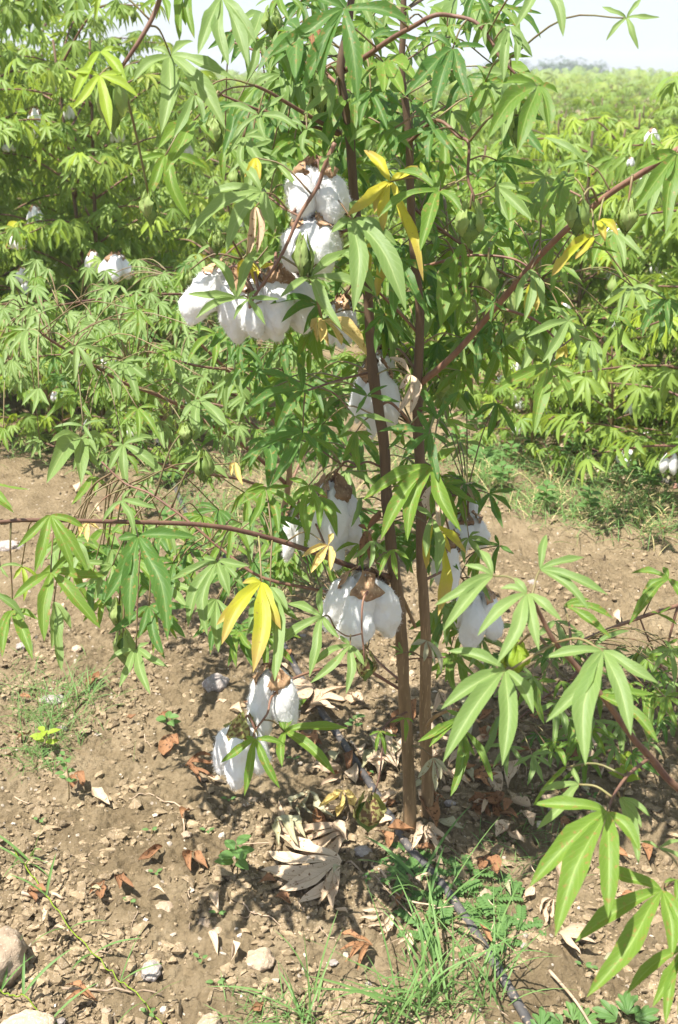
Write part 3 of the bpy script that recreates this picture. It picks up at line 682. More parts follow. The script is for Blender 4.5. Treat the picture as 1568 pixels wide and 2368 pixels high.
# leaves measured one by one: tile, hub, tips, distance, kind
LV = [
('1',(790,260),[(615,380),(745,620),(1045,600),(1085,370),(895,190),(705,222)],1.50,'leafl'),
('1',(1210,890),[(1115,750),(920,910),(860,1110),(1045,1170),(1270,1080)],1.56,'leafl'),
('1',(765,720),[(635,740),(675,940),(880,1020),(960,780)],1.60,'leaf'),
('1',(465,240),[(580,240),(400,310),(335,470),(590,400)],1.42,'young'),
('1',(460,350),[(340,335),(335,505),(640,450),(570,340),(512,612)],1.38,'young'),
('1',(1025,-10),[(915,255),(1058,305),(1150,310),(1185,200)],1.46,'leafl'),
('1',(860,-60),[(830,190),(900,180),(860,120)],1.5,'leaf'),
('1',(1195,530),[(1020,495),(1070,690),(1230,650),(1380,600),(1320,435)],1.64,'leafl'),
('1',(1420,600),[(1300,560),(1400,720),(1545,690),(1530,520)],1.66,'leafl'),
('o',(795,21),[(620,132),(697,214),(742,200),(827,240),(958,58),(720,-20)],1.55,'leafd'),
('1',(900,440),[(820,375),(890,520),(800,640),(940,560)],1.58,'leafl'),
('1',(895,560),[(765,800),(730,690),(1000,660)],1.58,'leaf'),
('b',(875,375),[(500,750),(725,860),(1000,770),(1130,365),(610,270)],1.58,'leafd'),
('b',(745,1000),[(310,1230),(570,770),(690,1290),(890,1180)],1.62,'leafd'),
('b',(1525,665),[(1200,645),(1145,1075),(1370,1190),(1620,1040),(1690,720)],1.52,'leaf'),
('b',(1130,630),[(975,950),(1200,950),(1260,620),(1060,500)],1.60,'leaf'),
('b',(835,205),[(630,270),(690,50),(910,340),(1020,260)],1.60,'leaf'),
('b',(1135,185),[(1030,240),(1270,210),(1130,360)],1.56,'leafl'),
('b',(320,470),[(480,700),(270,560),(420,560)],1.70,'leaf'),
('b',(370,450),[(220,560),(340,650),(470,660)],1.8,'leaf'),
('b',(420,715),[(190,920),(310,1040),(500,760)],1.72,'leafd'),
('b',(240,300),[(690,325),(480,330),(430,230)],1.68,'leafd'),
('b',(560,80),[(500,90),(700,140),(420,40)],1.75,'leaf'),
('c',(395,355),[(190,110),(60,620),(270,600),(340,740),(560,830),(650,1125),(615,230)],1.60,'yellow'),
('2',(462,885),[(245,795),(430,775),(180,1010),(375,1165),(570,985)],1.54,'leaf'),
('c',(100,650),[(150,500),(-60,750),(110,1370),(450,850),(520,1360)],1.58,'leafl'),
('c',(1210,385),[(1270,285),(1420,425),(1490,650),(1310,660)],1.58,'leafl'),
('c',(1215,190),[(1360,80),(1560,260),(1390,450),(1240,430),(1060,350)],1.64,'leafd'),
('2',(1135,750),[(950,635),(1000,780),(1165,690),(1150,820)],1.56,'leafl'),
('2',(1060,800),[(945,940),(930,1020),(1015,1010),(1190,830)],1.60,'leaf'),
('2',(1562,705),[(1375,785),(1360,985),(1510,1085),(1640,1000)],1.48,'leaf'),
('2',(1330,85),[(1215,30),(1235,190),(1385,230),(1485,80),(1400,-10)],1.45,'leafl'),
('2',(930,-60),[(1037,172),(815,130),(1000,-70)],1.44,'leafl'),
('2',(790,120),[(895,265),(760,380),(690,280),(820,300)],1.55,'leafl'),
('2',(1160,1150),[(1290,1170),(1170,1230),(1060,1240)],1.6,'leaf'),
('3',(1400,630),[(1175,545),(1380,500),(1115,735),(1270,840),(1430,650)],1.60,'leafd'),
('3',(1400,825),[(1215,830),(1110,960),(1250,1075),(1500,930),(1340,760)],1.60,'leafd'),
('d',(385,1125),[(165,800),(540,745),(0,1090),(70,1280)],1.52,'leafl'),
('d',(480,1135),[(545,1060),(720,1130),(365,1290),(610,1330),(360,1130)],1.50,'leafl'),
('d',(950,965),[(995,725),(1335,765),(1455,1100),(1200,1370),(720,1120)],1.52,'leafl'),
('d',(680,655),[(560,620),(780,640),(620,760),(770,760)],1.75,'leaf'),
('d',(1025,1185),[(640,1170),(730,1310),(900,1400),(1150,1120)],1.62,'leafd'),
('d',(700,100),[(420,60),(560,300),(880,280),(590,30)],1.62,'leafl'),
('d',(760,250),[(760,600),(880,330),(700,440)],1.66,'leaf'),
('d',(1110,20),[(1030,150),(1130,160),(1195,15)],1.56,'leafl'),
('d',(85,785),[(230,710),(130,960),(0,830)],2.2,'leafl'),
('e',(430,880),[(235,670),(755,715),(0,800),(260,1150),(950,975)],1.62,'leafd'),
('e',(240,1200),[(860,1300),(30,1080),(0,1500),(500,1420)],1.60,'leafl'),
('e',(960,1470),[(600,1430),(750,1700),(1310,1360),(1200,1700)],1.60,'leafd'),
('4',(455,765),[(345,612),(555,635),(365,712)],1.62,'leafd'),
('4',(500,765),[(590,720),(650,822),(560,850)],1.62,'leaf'),
('4',(415,830),[(190,815),(360,720),(290,950),(460,1050),(520,880)],1.58,'leafd'),
('4',(560,870),[(690,900),(470,900),(520,960),(610,950)],2.0,'leafl'),
('4',(975,515),[(855,410),(710,635),(900,830),(1075,715),(1085,495)],1.60,'leaf'),
('4',(1060,310),[(970,240),(865,385),(935,505),(1110,460),(1100,290)],1.56,'leafl'),
('4',(1360,150),[(1225,220),(1285,305),(1440,290),(1485,185)],1.60,'leafl'),
('4',(1165,400),[(1120,560),(1190,590),(1215,520)],1.7,'leafl'),
('c',(1195,1290),[(1055,1230),(1060,1380),(1300,1350),(1170,1440),(1220,1210)],1.58,'leafd'),
('c',(345,1390),[(215,1330),(190,1530),(280,1680),(510,1590),(310,1320)],1.60,'leafd'),
('c',(760,1060),[(960,970),(780,1490),(870,1160),(640,1010)],1.68,'leaf'),
('c',(1480,1030),[(1365,1350),(1425,1440),(1570,1350)],1.60,'leafl'),
('c',(430,950),[(700,1400),(420,1420),(760,1110),(360,1080)],1.60,'leafd'),
('c',(950,830),[(900,1250),(980,1250),(1110,820)],1.70,'leaf'),
('c',(960,1230),[(920,1520),(860,1290),(1010,1200)],1.72,'leaf'),
('c',(30,910),[(290,1240),(160,890),(-80,1000)],1.56,'leafl'),
('c',(0,1020),[(-200,1000),(200,1230),(340,1110)],1.60,'leaf'),
('c',(760,780),[(700,660),(690,950),(560,800)],1.7,'leafd'),
('c',(1120,640),[(1320,750),(1000,560),(1150,700)],1.66,'leafd'),
('o',(997,1078),[(838,1157),(880,1250),(942,1252),(1067,1230),(1055,1035)],1.56,'leaf'),
('o',(1000,1200),[(985,1290),(1010,1330),(960,1170)],1.64,'leafl'),
('f',(1035,680),[(830,870),(1010,960),(1200,800)],1.60,'leafl'),
('f',(1245,770),[(1110,1040),(1300,1080),(1420,870)],1.60,'leaf'),
('f',(385,110),[(180,40),(215,320),(395,680),(500,570),(575,225)],1.60,'leaf'),
('f',(920,240),[(820,540),(870,470),(1050,330)],1.72,'leafl'),
('o',(810,1492),[(717,1580),(722,1540),(800,1605),(843,1540),(785,1470)],1.50,'leafl'),
('5',(1490,500),[(1490,360),(1330,440),(1235,665),(1430,780),(1568,600)],1.52,'leafl'),
('5',(1210,340),[(1000,540),(1025,630),(1170,760),(1120,345),(1300,560)],1.52,'yellow'),
('5',(1250,360),[(1270,800),(1240,600),(1330,470)],1.54,'leafl'),
('5',(235,30),[(80,180),(160,300),(340,290),(405,285),(390,90)],1.44,'leaf'),
('5',(235,295),[(60,420),(205,615),(465,555),(485,310),(355,215)],1.42,'leaf'),
('5',(640,130),[(480,440),(545,140),(910,135),(600,540),(775,610),(745,250)],1.46,'leafd'),
('5',(690,450),[(500,580),(640,600),(765,700),(860,600),(880,455)],1.50,'leafd'),
('5',(630,650),[(500,710),(550,830),(695,860),(780,735),(690,620)],1.44,'leafl'),
('5',(1005,245),[(790,330),(870,550),(960,590),(1060,400),(1155,265),(940,225)],1.56,'leafl'),
('5',(520,265),[(365,250),(380,370),(440,430),(500,350)],1.7,'leafl'),
('5',(250,430),[(285,755),(240,650),(330,560)],1.5,'leafl'),
('5',(100,270),[(60,330),(110,430),(180,330)],1.6,'young'),
('5',(1000,420),[(900,480),(920,570),(1010,670),(1060,560)],1.64,'leafl'),
('h',(940,70),[(790,230),(1040,330),(1205,130),(1010,-20)],1.50,'leafl'),
('5',(0,270),[(110,268),(-60,330),(40,320)],1.40,'leafl'),
('5',(-40,390),[(118,515),(-20,600),(60,420)],1.38,'leafl'),
('5',(60,470),[(152,700),(-10,590),(178,515),(10,690)],1.42,'leaf'),
('5',(-60,-60),[(30,-40),(65,20),(-30,60)],1.5,'leaf'),
('5',(-40,-110),[(50,-100),(140,-88),(-10,-20),(60,0)],1.44,'leaf'),
('i',(320,720),[(0,940),(220,1250),(550,1180),(600,780),(230,700)],1.46,'leaf'),
('i',(590,650),[(470,420),(800,340),(1180,620),(1060,1050),(570,980)],1.54,'leaf'),
('6',(190,1030),[(140,1050),(270,1052),(170,1130),(215,1140)],1.64,'leaf'),
('6',(305,970),[(235,990),(305,1080),(345,990)],1.68,'leaf'),
('j',(1050,850),[(850,760),(520,1130),(650,1190),(960,990)],1.66,'leaf'),
('j',(1050,1000),[(900,1760),(1000,1610),(1390,1590),(1180,1300)],1.72,'leaf'),
('j',(350,100),[(240,140),(190,20),(300,-30)],1.68,'leafl'),
('4',(590,150),[(470,330),(550,350),(640,60)],1.66,'leaf'),
('f',(1480,300),[(1370,680),(1440,520),(1560,250)],1.62,'leaf'),
('g',(280,330),[(200,800),(100,500),(340,560)],1.75,'leafl'),
('g',(110,650),[(180,1800),(30,1200),(540,1000),(340,1000),(150,800)],1.66,'yellow'),
('g',(830,240),[(690,510),(1010,680),(1120,460),(1180,180),(920,170)],1.9,'leafd'),
('g',(960,900),[(520,860),(900,1260),(1150,1010),(910,760)],1.86,'leafd'),
('g',(700,950),[(520,880),(560,1300),(640,1500)],1.9,'leaf'),
('g',(400,1600),[(110,2050),(280,2080),(420,1900)],1.86,'leaf'),
('g',(650,1360),[(850,1610),(560,1500),(500,1420)],1.86,'leafl'),
('c',(430,-60),[(130,60),(280,160),(180,-60)],1.66,'leaf'),
('1',(1290,0),[(1340,100),(1250,80),(1180,30)],1.5,'leaf'),
('1',(1320,-20),[(1415,70),(1280,20),(1400,-10)],1.52,'leaf'),
('1',(1360,400),[(1290,560),(1400,500),(1500,380)],1.75,'leafd'),
('1',(1170,640),[(1270,700),(1090,700),(1180,760)],1.8,'leafl'),
('1',(750,-20),[(640,50),(780,100),(700,-30)],1.44,'leaf'),
('1',(470,-40),[(440,90),(415,30),(520,-10)],1.42,'young'),
]
for t, hub, tips, Yd, kind in LV:
    MP.leaf(cv(t, hub), [cv(t, q) for q in tips], Yd, kind, label={'yellow': 'yellowed leaf'}.get(kind))

# dead leaves still hanging on it
for hub, tips, Yd in [((1372,545),[(1300,590),(1330,600),(1275,640)],1.52),((1385,510),[(1430,545),(1400,560)],1.52),((592,365),[(565,410),(600,420)],1.6),((1235,650),[(1215,740),(1240,720)],1.66),((565,600),[(590,660),(550,640)],1.6),((600,625),[(560,600),(640,610),(590,650)],1.6),((860,560),[(880,660),(850,640),(870,690)],1.8),((1300,790),[(1285,840),(1310,830)],1.75)]:
    MP.leaf(hub, tips, Yd, 'yellow', label='yellowed leaf', wr=.13)
DL = [
('o',(590,480),[(575,590),(598,585)],1.62,'dry'),
('o',(745,735),[(790,800),(850,830),(740,790),(845,800)],1.56,'dryy'),
('o',(740,730),[(735,790),(765,800),(720,760)],1.58,'dryy'),
('o',(948,868),[(920,905),(925,955),(950,960),(900,830)],1.68,'dry'),
('o',(850,1225),[(835,1290),(880,1180),(830,1215),(860,1300)],1.68,'dryb'),
('o',(1010,1120),[(1000,1200),(1030,1190),(1020,1240)],1.74,'dry'),
('o',(1075,1120),[(1060,1160),(1100,1160),(1115,1130)],1.9,'dry'),
('o',(758,1262),[(775,1235),(700,1290),(720,1330),(765,1325)],1.50,'dryy'),
('o',(203,1210),[(205,1260),(185,1245),(228,1225)],1.55,'dryy'),
('o',(985,1480),[(1000,1540),(1015,1560),(950,1490),(975,1530)],1.70,'dryg'),
('o',(1000,1750),[(965,1800),(1020,1800),(1035,1780),(1010,1830)],1.70,'dryg'),
('o',(545,1070),[(560,1120),(535,1100)],1.8,'dryy'),
('o',(1015,1600),[(1000,1650),(1040,1660),(1030,1620)],1.74,'dry'),
('o',(725,60),[(720,120),(745,100)],1.6,'dryb'),
]
for t, hub, tips, Yd, kind in DL:
    MP.leaf(hub, tips, Yd, kind, curl=1.6, arch=.12, crump=.007, wr=.17, label='dried curled leaf', fold=0)

# open bolls of the main plant: top centre x,y, width, height, distance, lobes, tilt
BO = [(728,388,122,118,1.62,4,(0,.05)),(722,512,118,104,1.60,5,(0,0)),(520,632,124,112,1.66,4,(0,-.35)),(578,655,112,128,1.63,4,(.1,.1)),
      (642,632,138,132,1.64,5,(0,.05)),(868,852,98,148,1.80,4,(0,0)),(690,1178,66,114,1.78,3,(0,.0)),(766,1126,112,164,1.74,4,(0,0)),
      (840,1342,146,150,1.64,4,(0,-.08)),(632,1560,104,148,1.58,4,(0,.05)),(562,1680,104,122,1.54,4,(0,-.1)),(1082,1196,82,72,1.92,3,(0,0)),
      (1042,1250,62,130,1.86,3,(0,0)),(1104,1372,98,112,1.90,4,(0,0)),(792,700,62,105,1.76,3,(0,0)),(1090,1150,34,60,1.98,3,(0,0)),(885,815,50,60,1.9,3,(0,0))]
for i, (x, y, w, h, Yd, nl, tl) in enumerate(BO):
    open_boll(MP.root, MP.base, x, y, w, h, Yd, nl, i+3, tl, plant=MP, huskmat='bractp' if i == 10 else 'husk', husk_scale=1.5 if i == 10 else 1.0)
GB = [(255,196,84,118,1.40,0,.15),(345,458,58,72,1.5,0,0),(495,285,56,76,1.66,0,.1),(1087,488,72,84,1.60,0,0),(1338,474,66,82,1.52,0,.15),
      (1452,478,60,74,1.50,0,.1),(1128,622,62,96,1.70,0,.2),(702,562,54,100,1.52,0,.3),(740,190,60,84,1.70,0,.3),(432,632,42,50,1.9,0,0),
      (430,990,46,48,1.76,0,0),(470,1060,56,74,1.74,0,.1),(276,1400,60,86,1.50,0,0),(285,1475,62,86,1.48,0,.1),(845,1520,66,74,1.58,1,.15),
      (852,1855,86,84,1.55,1,.0),(1198,270,50,76,1.62,0,.2),(1180,690,46,70,1.74,0,.2),(545,395,44,60,1.75,0,.1),(500,545,44,52,1.85,0,0),
      (628,30,52,60,1.72,0,.2),(1090,700,44,60,1.76,0,.1),(1020,880,50,56,1.85,0,0),(970,850,44,50,1.86,0,0),(935,825,46,56,1.84,1,.1),(565,770,44,60,1.9,0,0)]
for i, (x, y, w, h, Yd, pk, op) in enumerate(GB):
    green_boll(MP.root, MP.base, x, y, w*(.86 if i not in (15, 3) else 1), h*(.88 if i not in (15, 3) else 1), Yd, i+1, MP, 'bractp' if pk else 'bract', op*.6)

# further leaves of the same plant behind the stems, on its inner branches
rs = random.Random(11)
def rnd_leaf(P, px, py, Yd, L, kind, n=None, hang=90, spread=None, r=rs, **kw):
    n = n or r.choice([3, 5, 5, 5, 5, 6]); sp = spread or r.uniform(34, 44)
    a0 = hang+r.gauss(0, 30); tips = []
    for k in range(n):
        q = k-(n-1)/2; a = math.radians(a0+q*sp*(1+.1*r.gauss(0, 1)))
        l = L*(1-.13*abs(q)**1.4)*(1+.10*r.gauss(0, 1))*(.62 if math.sin(a) < -.2 else (.85 if math.sin(a) < .3 else 1))
        tips.append((px+math.cos(a)*l, py+math.sin(a)*l))
    return P.leaf((px, py), tips, Yd, kind, strict=True, **kw)
regions = [(560,780,-60,350,24),(780,1200,-40,420,44),(520,760,60,560,14),(860,1300,380,780,36),(600,900,560,1060,22),(820,1120,700,1250,28),(640,900,1050,1420,12),(960,1130,1080,1560,12),(1220,1568,380,760,14),(460,700,640,900,16),(500,640,1250,1480,10),(80,420,1180,1300,14),(700,1050,150,600,26),(640,900,480,1000,16),(420,760,1120,1330,20),(80,460,1230,1420,20),(960,1160,540,1000,16)]
for x0, x1, y0, y1, cnt in regions:
    for k in range(cnt):
        px, py = rs.uniform(x0, x1), rs.uniform(y0, y1); fr = rs.random() < .25 and not (py > 330 and px > 860)
        rnd_leaf(MP, px, py, rs.uniform(1.66, 1.78) if fr else rs.uniform(1.84, 2.1), rs.uniform(85, 135) if py < 500 else rs.uniform(70, 115), rs.choice(['leaf','leafd','leafl','leafl','leaf','leafd'] if py < 620 else ['leaf','leafd','leaf','leafl','leafd']), maxpet=.35)

# ------------------------------------------------------------------ plants leaning in from the right
bR = np.array([.93, 1.22, 0])
RP = Plant('cotton_plant', bR, 'out of focus cotton plant reaching in from the right edge with large soft green leaves')
def brp(P, pts, r0, r1, mat='twig', name='branch'): return P.branch(name, [at(*q) if len(q) == 3 else np.array(q[1:]) for q in pts], [r0, r1], mat, 8, .04)
W3 = lambda x, y, z: ('w', x, y, z)
brp(RP, [W3(.93,1.22,-.02), W3(.94,1.23,.3), W3(.92,1.22,.6), W3(.95,1.24,1.0), W3(.93,1.22,1.35)], .013, .007, 'bark', 'stem')
brp(RP, [W3(.93,1.225,.38),(1700,1900,1.16),(1568,1822,1.13),(1504,1751,1.12),(1459,1701,1.11),(1394,1611,1.10),(1329,1536,1.10),(1284,1486,1.09),(1254,1431,1.09),(1225,1372,1.08)], .0052,.0020)
brp(RP, [(1504,1751,1.12),(1455,1790,1.08),(1425,1830,1.05),(1405,1872,1.02)], .0022,.0015)
brp(RP, [W3(.93,1.225,.34),(1680,2000,1.05),(1568,2040,1.02),(1535,2052,1.0)], .0026,.0016)
brp(RP, [(1284,1486,1.09),(1235,1515,1.07),(1185,1546,1.06)], .0018,.0013,'twigg')
RL = [
('6',(870,395),[(640,590),(730,720),(925,660),(1030,520),(745,370),(810,320)],1.08,'leafl'),
('6',(770,745),[(500,660),(470,930),(480,1176),(755,1190),(900,950)],1.06,'leafl'),
('6',(1220,660),[(950,690),(955,990),(1140,1190),(1350,1050),(1480,810)],1.04,'leafl'),
('6',(930,283),[(960,120),(1135,225),(1245,400),(1155,470)],1.12,'leafl'),
('6',(712,312),[(650,190),(580,262),(440,450),(480,570)],1.12,'leafl'),
('6',(1040,450),[(1270,510),(1260,600),(1160,420)],1.18,'leaf'),
('6',(1200,860),[(1480,1090),(1340,880),(1440,860)],1.10,'leaf'),
('8',(1240,225),[(895,190),(880,575),(1000,805),(1245,720),(1390,410)],.98,'leaf'),
('8',(1495,590),[(1190,480),(1090,830),(1145,1085),(1540,900),(1640,830)],.96,'leaf'),
('8',(1600,850),[(1330,1070),(1450,1130),(1510,1210),(1580,1250)],.94,'leaf'),
('8',(1300,160),[(1385,470),(1400,300),(1440,250)],1.05,'leafl'),
('8',(1110,100),[(930,130),(915,310),(1080,20)],1.06,'leafl'),
('8',(1480,395),[(1390,365),(1600,360),(1620,460)],1.05,'leafl'),
('8',(1050,20),[(960,120),(900,200),(1000,-80)],1.12,'leaf'),
('8',(1560,540),[(1500,560),(1540,700),(1640,600)],1.0,'leaf'),
]
for t, hub, tips, Yd, kind in RL:
    RP.leaf(cv(t, hub), [cv(t, q) for q in tips], Yd, kind, maxpet=.4, wr=.080, tilt=(0, 0, .1))
green_boll(RP.root, RP.base, 1192, 1498, 66, 66, 1.12, 50, RP, 'young', .2)
# the part of that plant outside the frame, which shades the ground at the right
for k in range(95):
    z = rs.uniform(.35, 1.35); x = rs.uniform(.72, 1.35); y = rs.uniform(.85, 1.55)
    if x < .34*(y)+.42: x += .2
    mb = MB(); n = unit([rs.gauss(0, .3), rs.gauss(0, .3), 1]); a0 = rs.uniform(0, 6.28); tv = []
    for q in range(5): 
        a = a0+(q-2)*.7; tv.append(np.array([math.cos(a), math.sin(a), -.35])*rs.uniform(.09, .12))
    leaf_geo(mb, tv, n)
    o = link('leaf', mb.mesh('leaf', M['leaf']), None, RP.root, np.array([x, y, z])-bR)
    b = RP.nearest(np.array([x, y, z])); RP.petiole(np.array([x, y, z]), b[1], o, np.array([x, y, z]))

bR2 = np.array([1.28, 2.35, 0])
SP_ = Plant('cotton_plant', bR2, 'cotton plant beyond the right edge whose thin reddish branch crosses above bare soil')
brp(SP_, [W3(1.28,2.35,-.02), W3(1.27,2.34,.4), W3(1.25,2.33,.9), W3(1.27,2.35,1.3)], .014, .007, 'bark', 'stem')
brp(SP_, [W3(1.275,2.34,.42),(1640,1380,2.2),(1568,1400,2.15),(1480,1428,2.1),(1400,1458,2.05),(1350,1480,2.0),(1320,1500,1.98)], .0055, .0026)
brp(SP_, [(1400,1458,2.05),(1330,1560,2.0),(1250,1620,1.95),(1180,1680,1.9)], .003, .0016)
brp(SP_, [(1568,1400,2.15),(1520,1560,2.1),(1440,1660,2.0),(1340,1700,1.95)], .003, .0016)
brp(SP_, [(1480,1430,2.1),(1500,1480,2.1),(1530,1540,2.1),(1568,1570,2.1)], .002, .0014)
brp(SP_, [W3(1.25,2.33,.8),(1620,1100,2.1),(1560,1120,2.1)], .003, .002)
SL = [('6',(1525,325),[(1350,300),(1400,400),(1340,540),(1500,270),(1600,450)],2.05,'leaf'),
('6',(1440,850),[(1500,930),(1340,900),(1430,1100),(1568,870)],1.95,'leaf'),
('6',(920,800),[(870,880),(950,1000),(840,800),(1010,800)],1.9,'leaf'),
('6',(1000,900),[(900,960),(990,1090),(1050,1060),(1110,930)],1.9,'leafl'),
('6',(1080,960),[(1110,1090),(1060,1120),(1160,1040)],1.9,'leaf'),
('6',(1130,580),[(1040,720),(960,640),(1060,560)],1.95,'leafl'),
('6',(1180,630),[(1345,565),(1290,700),(1100,600)],1.95,'leafl'),
('6',(1480,490),[(1568,540),(1440,480),(1540,450)],2.1,'leaf'),
('6',(1500,640),[(1568,600),(1440,700),(1600,720)],2.1,'leaf'),
('6',(830,540),[(690,560),(760,640),(850,600)],1.95,'leafl'),
('6',(1000,520),[(900,600),(1010,700),(1100,560)],1.95,'leafl'),
('6',(1300,1000),[(1240,1100),(1180,980),(1330,1080)],1.9,'leafl'),
('6',(740,960),[(800,1080),(690,1050),(650,1176)],1.9,'leafl')]
for t, hub, tips, Yd, kind in SL: SP_.leaf(cv(t, hub), [cv(t, q) for q in tips], Yd, kind, maxpet=.5)
for (x, y, w, h, op) in [(1490,1510,46,56,.2),(1510,1590,40,50,.2)]:
    green_boll(SP_.root, SP_.base, x, y, w, h, 2.1, int(x), SP_, 'bract', op)
for k in range(110):
    rnd_leaf(SP_, rs.uniform(1130, 1660), rs.uniform(1480, 1760), rs.uniform(1.75, 2.25), rs.uniform(45, 80), rs.choice(['leaf', 'leafl', 'leafd']), maxpet=.5) if k < 60 else \
    rnd_leaf(SP_, rs.uniform(1590, 1900), rs.uniform(300, 1500), rs.uniform(2.0, 2.5), rs.uniform(60, 90), 'leaf', maxpet=.6)

# ------------------------------------------------------------------ the plant just behind on the left
b1 = gnd(628, 1300); b1[2] = 0
BP = Plant('cotton_plant', b1, 'cotton plant behind the left side with low arching branch over bare soil')
yb = b1[1]
brp(BP, [(628,1310,yb),(640,1250,yb),(655,1190,yb-.02),(668,1110,yb-.03),(672,1040,yb-.02),(690,940,yb),(700,820,yb+.05),(690,700,yb+.1)], .011, .005, 'bark', 'stem')
brp(BP, [(665,1125,yb-.02),(650,1108,yb-.05),(620,1078,yb-.15),(540,1013,yb-.3),(475,975,yb-.4),(430,945,yb-.5),(350,908,yb-.6),(280,883,yb-.65),(215,843,yb-.7),(135,798,yb-.75),(90,768,yb-.8)], .0065, .0025)
brp(BP, [(672,1030,yb-.02),(600,930,yb-.2),(520,850,yb-.3),(420,760,yb-.4),(330,720,yb-.4)], .005, .0025)
brp(BP, [(690,900,yb),(640,800,yb-.1),(600,740,yb-.1),(560,660,yb-.1)], .005, .002)
brp(BP, [(668,1150,yb),(560,1110,yb-.2),(440,1090,yb-.35),(330,1060,yb-.5),(250,1030,yb-.6)], .0045, .0025)
for pts in [[(690,700,yb+.1),(560,690,yb-.1),(400,680,yb-.3),(240,690,yb-.4),(60,720,yb-.5)],[(672,1000,yb),(520,900,yb-.2),(380,850,yb-.3),(200,820,yb-.35),(20,830,yb-.4)],
            [(690,900,yb),(600,860,yb-.3),(480,850,yb-.5),(380,830,yb-.55),(290,830,yb-.6)],[(665,1060,yb),(560,960,yb+.05),(470,930,yb+.1),(380,930,yb+.1)],
            [(700,820,yb+.05),(600,800,yb+.1),(500,760,yb),(400,640,yb-.2),(330,600,yb-.3)],[(660,1150,yb),(700,1060,yb+.1),(760,980,yb+.15),(800,900,yb+.2)]]:
    brp(BP, pts, .0042, .0018)
YB = 2.35
BL = [((130,355),[(45,450),(125,500),(220,440),(230,345),(60,350)]),((350,425),[(280,470),(345,590),(455,580),(500,470),(450,395)]),
((572,495),[(480,570),(555,690),(645,690),(730,610),(690,485)]),((555,145),[(445,195),(515,225),(600,200)]),((640,260),[(560,340),(630,400),(715,340),(725,265),(570,270)]),
((628,170),[(570,200),(625,240),(700,220),(695,160)]),((920,670),[(830,780),(925,840),(1060,840),(1060,665)]),((770,450),[(710,490),(760,560),(815,590),(850,480)]),
((350,640),[(200,770),(330,760),(425,760),(460,630),(240,630)]),((370,855),[(215,1060),(375,1070),(490,855),(440,940),(230,870)]),((570,880),[(500,1010),(590,1080),(775,1035),(735,850),(515,880)]),
((638,715),[(550,800),(640,850),(740,860),(735,710),(590,715)]),((1000,370),[(870,345),(865,510),(985,530),(1105,465),(1070,345)]),((385,795),[(250,800),(480,770),(430,860)]),
((940,570),[(840,600),(900,680),(980,600)]),((400,900),[(380,1040),(340,1000),(470,1000)]),((180,620),[(100,700),(150,740),(230,700)]),((930,930),[(820,1010),(960,1000),(1060,1040)]),
((700,1010),[(690,1070),(640,1000),(760,1000)]),((430,1030),[(330,1160),(440,1120),(500,1090),(380,1000)]),((585,1140),[(510,1176),(640,1080),(700,1160)]),((190,270),[(120,300),(230,340),(270,240)])]
rk = random.Random(5)
for hub, tips in BL:
    BP.leaf(cv('3', hub), [cv('3', q) for q in tips], YB-.25+rk.random()*.2, rk.choice(['leafl','leaf','leafl']), maxpet=.7, wr=.085)
for k in range(120):
    px, py = rk.uniform(0, 700), rk.uniform(760, 1100)
    if px < 300 and py > 1060: continue
    if px > 420 and py > 1000 and rk.random() < .6: continue
    rnd_leaf(BP, px, py, rk.uniform(2.45, 3.2), rk.uniform(38, 62), rk.choice(['leafl','leaf','leafl','leafd']), r=rk, n=rk.choice([5, 6, 7]), spread=30, maxpet=.3, wr=.084)
for k in range(150):
    px, py = rk.uniform(-20, 430), rk.uniform(600, 900)
    rnd_leaf(BP, px, py, rk.uniform(2.3, 3.0), rk.uniform(40, 66), rk.choice(['leafl','leaf','leafl']), r=rk, n=rk.choice([5, 6, 7]), spread=30, maxpet=.24, wr=.084)
for k in range(130):
    px, py = rk.uniform(420, 800), rk.uniform(600, 1060)
    rnd_leaf(BP, px, py, rk.uniform(2.6, 3.2), rk.uniform(38, 62), rk.choice(['leafl','leaf','leafl','leafd']), r=rk, n=rk.choice([5, 6, 7]), spread=32, maxpet=.3, wr=.084)
green_boll(BP.root, BP.base, 38, 870, 38, 44, 2.6, 71, BP, 'bract', 0)
green_boll(BP.root, BP.base, 560, 730, 40, 60, 2.8, 72, BP, 'bract', 0)
open_boll(BP.root, BP.base, 250, 826, 50, 40, 2.9, 3, 61, plant=BP, fuzz=300, sub=3)
# ------------------------------------------------------------------ field plants (templates copied with their parts)
def make_leaf_variants(n, k7=True):
    out = []
    r = random.Random(21)
    for i in range(n):
        m = r.choice([5, 5, 6, 7]) ; sp = r.uniform(.50, .66); tips = []
        for q in range(m):
            t = q-(m-1)/2; a = t*sp*(1+.05*r.gauss(0, 1)); l = (1-.07*abs(t)**1.7)*(1+.08*r.gauss(0, 1))
            tips.append(np.array([math.cos(a)*l, math.sin(a)*l, -.22-.25*r.random()]))
        mb = MB(); leaf_geo(mb, tips, np.array([.15, 0, 1.0]), wr=.092, fold=.45, arch=.10, rnd=r, cols=(-1, 0, 1), fs=np.array([0, .14, .27, .5, .78, 1]), ripple=.02)
        # petiole as part of the far leaf
        out.append((np.concatenate(mb.V), np.concatenate(mb.Q), np.concatenate(mb.U)))
    return out
LVAR = make_leaf_variants(7)
LMESH = [mesh('leaf', v, q, u, mat=M['field']) for v, q, u in LVAR]
LMESHY = [mesh('leaf', v, q, u, mat=M['young']) for v, q, u in LVAR[:3]]
LMESHO = [mesh('leaf', v, q, u, mat=M['yellow']) for v, q, u in LVAR[:2]]
LMESHD = [mesh('leaf', v, q, u, mat=M['leaf']) for v, q, u in LVAR[:4]]
_lo = lint_mesh(.042, .062, 3, 91, fuzz=150, sub=3)
_cap = capsule_mesh(.026, .036)
